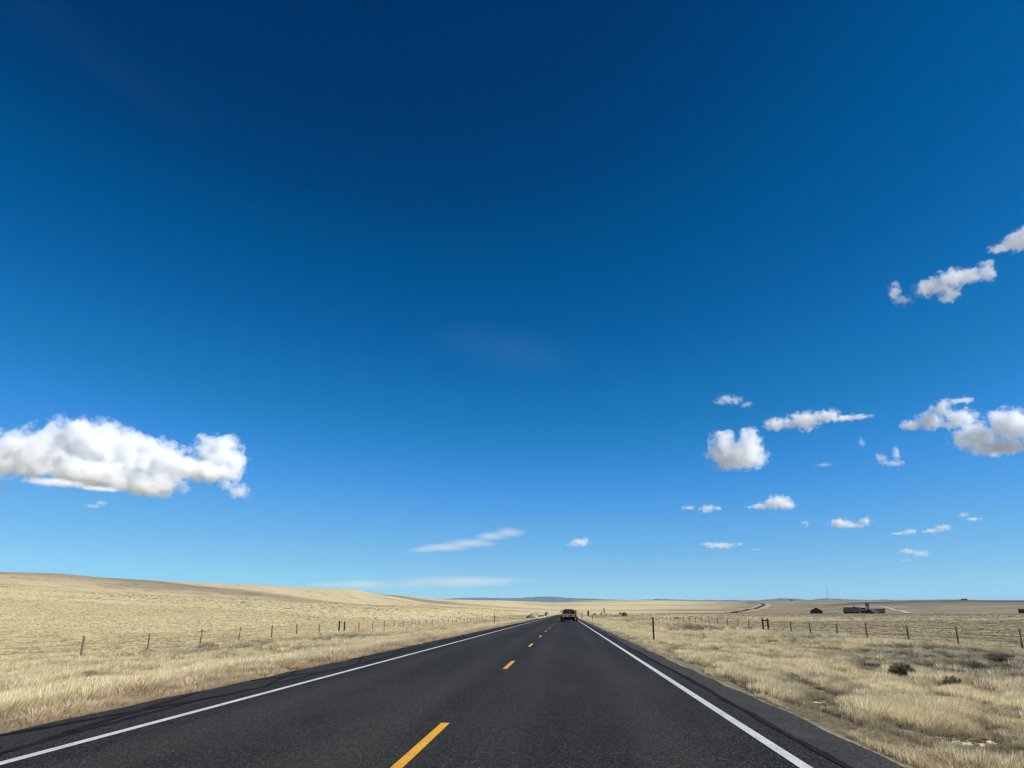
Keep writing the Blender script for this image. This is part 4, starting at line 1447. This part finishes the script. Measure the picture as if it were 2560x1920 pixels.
CU = 1900.0
G1 = 'cumulus clouds low at the left'
cloud('largest cloud, long grey based cumulus at the left edge', [(-60, 1150, 90, 48), (60, 1135, 125, 52), (215, 1105, 120, 58), (330, 1135, 110, 50), (230, 1185, 130, 34), (430, 1165, 95, 42),
      (545, 1128, 66, 50), (590, 1158, 42, 34), (370, 1212, 95, 30), (520, 1180, 90, 26)], CU, 9, .8, .9, group=G1)
cloud('small ragged cloud hanging under the right end of the largest cloud', [(595, 1228, 30, 20), (570, 1212, 24, 14)], CU, 5, 1.1, 1.4, group=G1)
cloud('thin flat cloud sliver under the middle of the largest cloud', [(140, 1207, 78, 9), (250, 1222, 60, 5)], CU, 5, .7, 1.2, group=G1)
cloud('tiny cloud cut by the left edge below the largest one', [(-6, 1224, 22, 14)], CU, 6, .8, 1.4, group=G1)
cloud('tiny faint slanting cloud below the largest one', [(232, 1265, 22, 6), (255, 1257, 16, 7)], CU, 3.5, .8, 1.4, group=G1)
G2 = 'scattered cumulus clouds at the right'
cloud('wispy small cloud highest of the middle right group', [(1815, 998, 24, 12), (1842, 1002, 20, 9), (1866, 1012, 16, 7), (1800, 1004, 16, 5)], CU, 4, 1.25, 1.5, group=G2)
cloud('tall block shaped cloud with ragged top at the middle right', [(1835, 1140, 62, 34), (1808, 1112, 34, 34), (1872, 1110, 32, 34), (1885, 1142, 32, 28), (1870, 1082, 20, 18)], CU, 10, .9, 1.2, group=G2)
cloud('long white cloud with a thin tail to the right', [(1945, 1062, 36, 17), (2010, 1052, 42, 24), (2066, 1040, 32, 18), (2112, 1045, 36, 7), (2155, 1040, 26, 5)], CU, 9, .9, 1.3, group=G2)
cloud('large curling cloud cut by the right edge', [(2282, 1062, 36, 13), (2325, 1052, 40, 24), (2358, 1022, 30, 22), (2400, 1048, 46, 24), (2440, 1092, 62, 34), (2520, 1062, 62, 38), (2590, 1080, 66, 46), (2500, 1120, 72, 18), (2405, 1000, 26, 10)], CU, 9, .9, 1.1, group=G2)
cloud('torn wisp of cloud left of the large curling one', [(2203, 1146, 16, 13), (2240, 1136, 9, 20), (2238, 1159, 24, 7), (2216, 1156, 20, 8)], CU, 3.5, 1.35, 1.6, group=G2)
cloud('tiny thin wisp between the long tailed cloud and the torn wisp', [(2153, 1106, 9, 14)], CU, 2, 1.3, 1.8, group=G2)
cloud('faint small wisp below the long tailed cloud', [(2060, 1162, 22, 6)], CU, 1.8, 1.2, 1.8, group=G2)
cloud('small two humped cloud leftmost of the lower right clouds', [(1722, 1270, 16, 6), (1768, 1272, 22, 11), (1795, 1271, 14, 5)], CU, 6, 1.0, 1.6, group=G2)
cloud('neat domed cloud with flat base above the lower right clouds', [(1945, 1256, 38, 18), (1905, 1267, 36, 7), (1965, 1264, 26, 9)], CU, 9, .8, 1.5, group=G2)
cloud('low rounded cloud with a right hand hump and tail', [(2102, 1309, 30, 13), (2138, 1314, 28, 7), (2165, 1302, 17, 11)], CU, 8, .9, 1.5, group=G2)
cloud('tiny hourglass wisp left of the low rounded cloud', [(2015, 1306, 12, 6), (2015, 1315, 11, 5)], CU, 4, 1.1, 1.8, group=G2)
cloud('small flat cloud left of its slanted twin at lower right', [(2274, 1329, 20, 8), (2246, 1334, 20, 4)], CU, 7, .8, 1.6, group=G2)
cloud('slanted small cloud right of its flat twin at lower right', [(2358, 1319, 22, 9), (2328, 1328, 28, 6)], CU, 7, .8, 1.6, group=G2)
cloud('small cloud nearest the right edge among the lower clouds', [(2408, 1287, 14, 7), (2434, 1298, 20, 5)], CU, 7, .9, 1.6, group=G2)
cloud('lowest right cloud in layered scraps above the horizon', [(2268, 1379, 22, 8), (2302, 1384, 24, 9), (2262, 1401, 14, 4)], CU, 6, 1.0, 1.6, group=G2)
cloud('flat small cloud low over the fence line, left of the barns', [(1800, 1364, 38, 8), (1772, 1360, 22, 5), (1850, 1360, 14, 4)], CU, 6, .9, 1.6, group=G2)
cloud('very small flat scrap right of the flat small cloud', [(1889, 1374, 14, 3.5)], CU, 4, .8, 1.6, group=G2)
cloud('small bright puff of cloud just right of the road end', [(1450, 1357, 24, 10), (1436, 1362, 20, 6), (1460, 1352, 12, 8)], CU, 8, .9, 1.6, group=G2)
cloud('bright cloud cut by the right edge, highest of all clouds', [(2600, 590, 62, 30), (2548, 606, 46, 22), (2500, 618, 34, 9)], CU, 8, .9, 1.2, group=G2)
cloud('bright slanting cloud with wispy ends high at the right', [(2330, 720, 44, 20), (2378, 698, 42, 24), (2372, 735, 28, 20), (2430, 690, 46, 14), (2474, 680, 14, 20), (2465, 658, 20, 8)], CU, 7, 1.0, 1.2, group=G2)
cloud('detached curl of cloud at the left tip of the bright slanting one', [(2238, 728, 16, 22), (2262, 752, 24, 11)], CU, 3.5, 1.3, 1.5, group=G2)
G3 = 'thin high cloud veils'
cloud('smooth white feather of high cloud above the left hill', [(1272, 1332, 42, 15), (1230, 1342, 50, 12), (1180, 1358, 70, 12), (1115, 1368, 70, 11), (1060, 1376, 46, 7)], 4200, 1.5, .35, .6, (1, 1, 5, .12), G3, 1.0, 1.25)
cloud('flat pale veil of cloud low over the left hill', [(1150, 1454, 170, 17), (1040, 1462, 80, 12), (900, 1462, 150, 13), (1260, 1450, 80, 6)], 4200, .55, .35, .5, (1, 1, 5, 0), G3, 1.0, 1.2)
cloud('very faint streaked veil in the middle of the sky', [(1180, 850, 110, 42), (1290, 870, 130, 55), (1370, 900, 70, 45)], 8000, .030, 1.3, 1.6, (1, 1, 8, .5), G3, .6, 1.15, tint=(.6, .88, 1, 1))
cloud('faint diagonal veil in the upper left corner', [(60, 0, 95, 46), (130, 55, 100, 52), (200, 112, 105, 54), (270, 165, 105, 52), (340, 215, 100, 46), (410, 262, 95, 40), (480, 300, 80, 30)], 8000, .012, .9, 1.2, (1, 1, 8, .75), G3, .6, 1.15, tint=(.4, .8, 1, 1))

# ------------------------------------------------------------------ haze: thin even air round everything on the ground
def haze():
    mb = MB(); mb.box((0, 0, 0), (96000, 96000, 480))
    m = bpy.data.materials.new('haze_air'); m.use_nodes = True; t = m.node_tree; t.nodes.clear()
    out = t.nodes.new('ShaderNodeOutputMaterial'); vp = t.nodes.new('ShaderNodeVolumePrincipled')
    vp.inputs['Color'].default_value = (.48, .74, 1.0, 1); vp.inputs['Density'].default_value = HAZE
    t.links.new(vp.outputs[0], out.inputs['Volume'])
    o = mb.build('haze', m); o.location = (0, 0, -70)
    tag(o, 'thin blue air over the whole plain', 'haze', kind='stuff')
HAZE = 1.3e-5
haze()
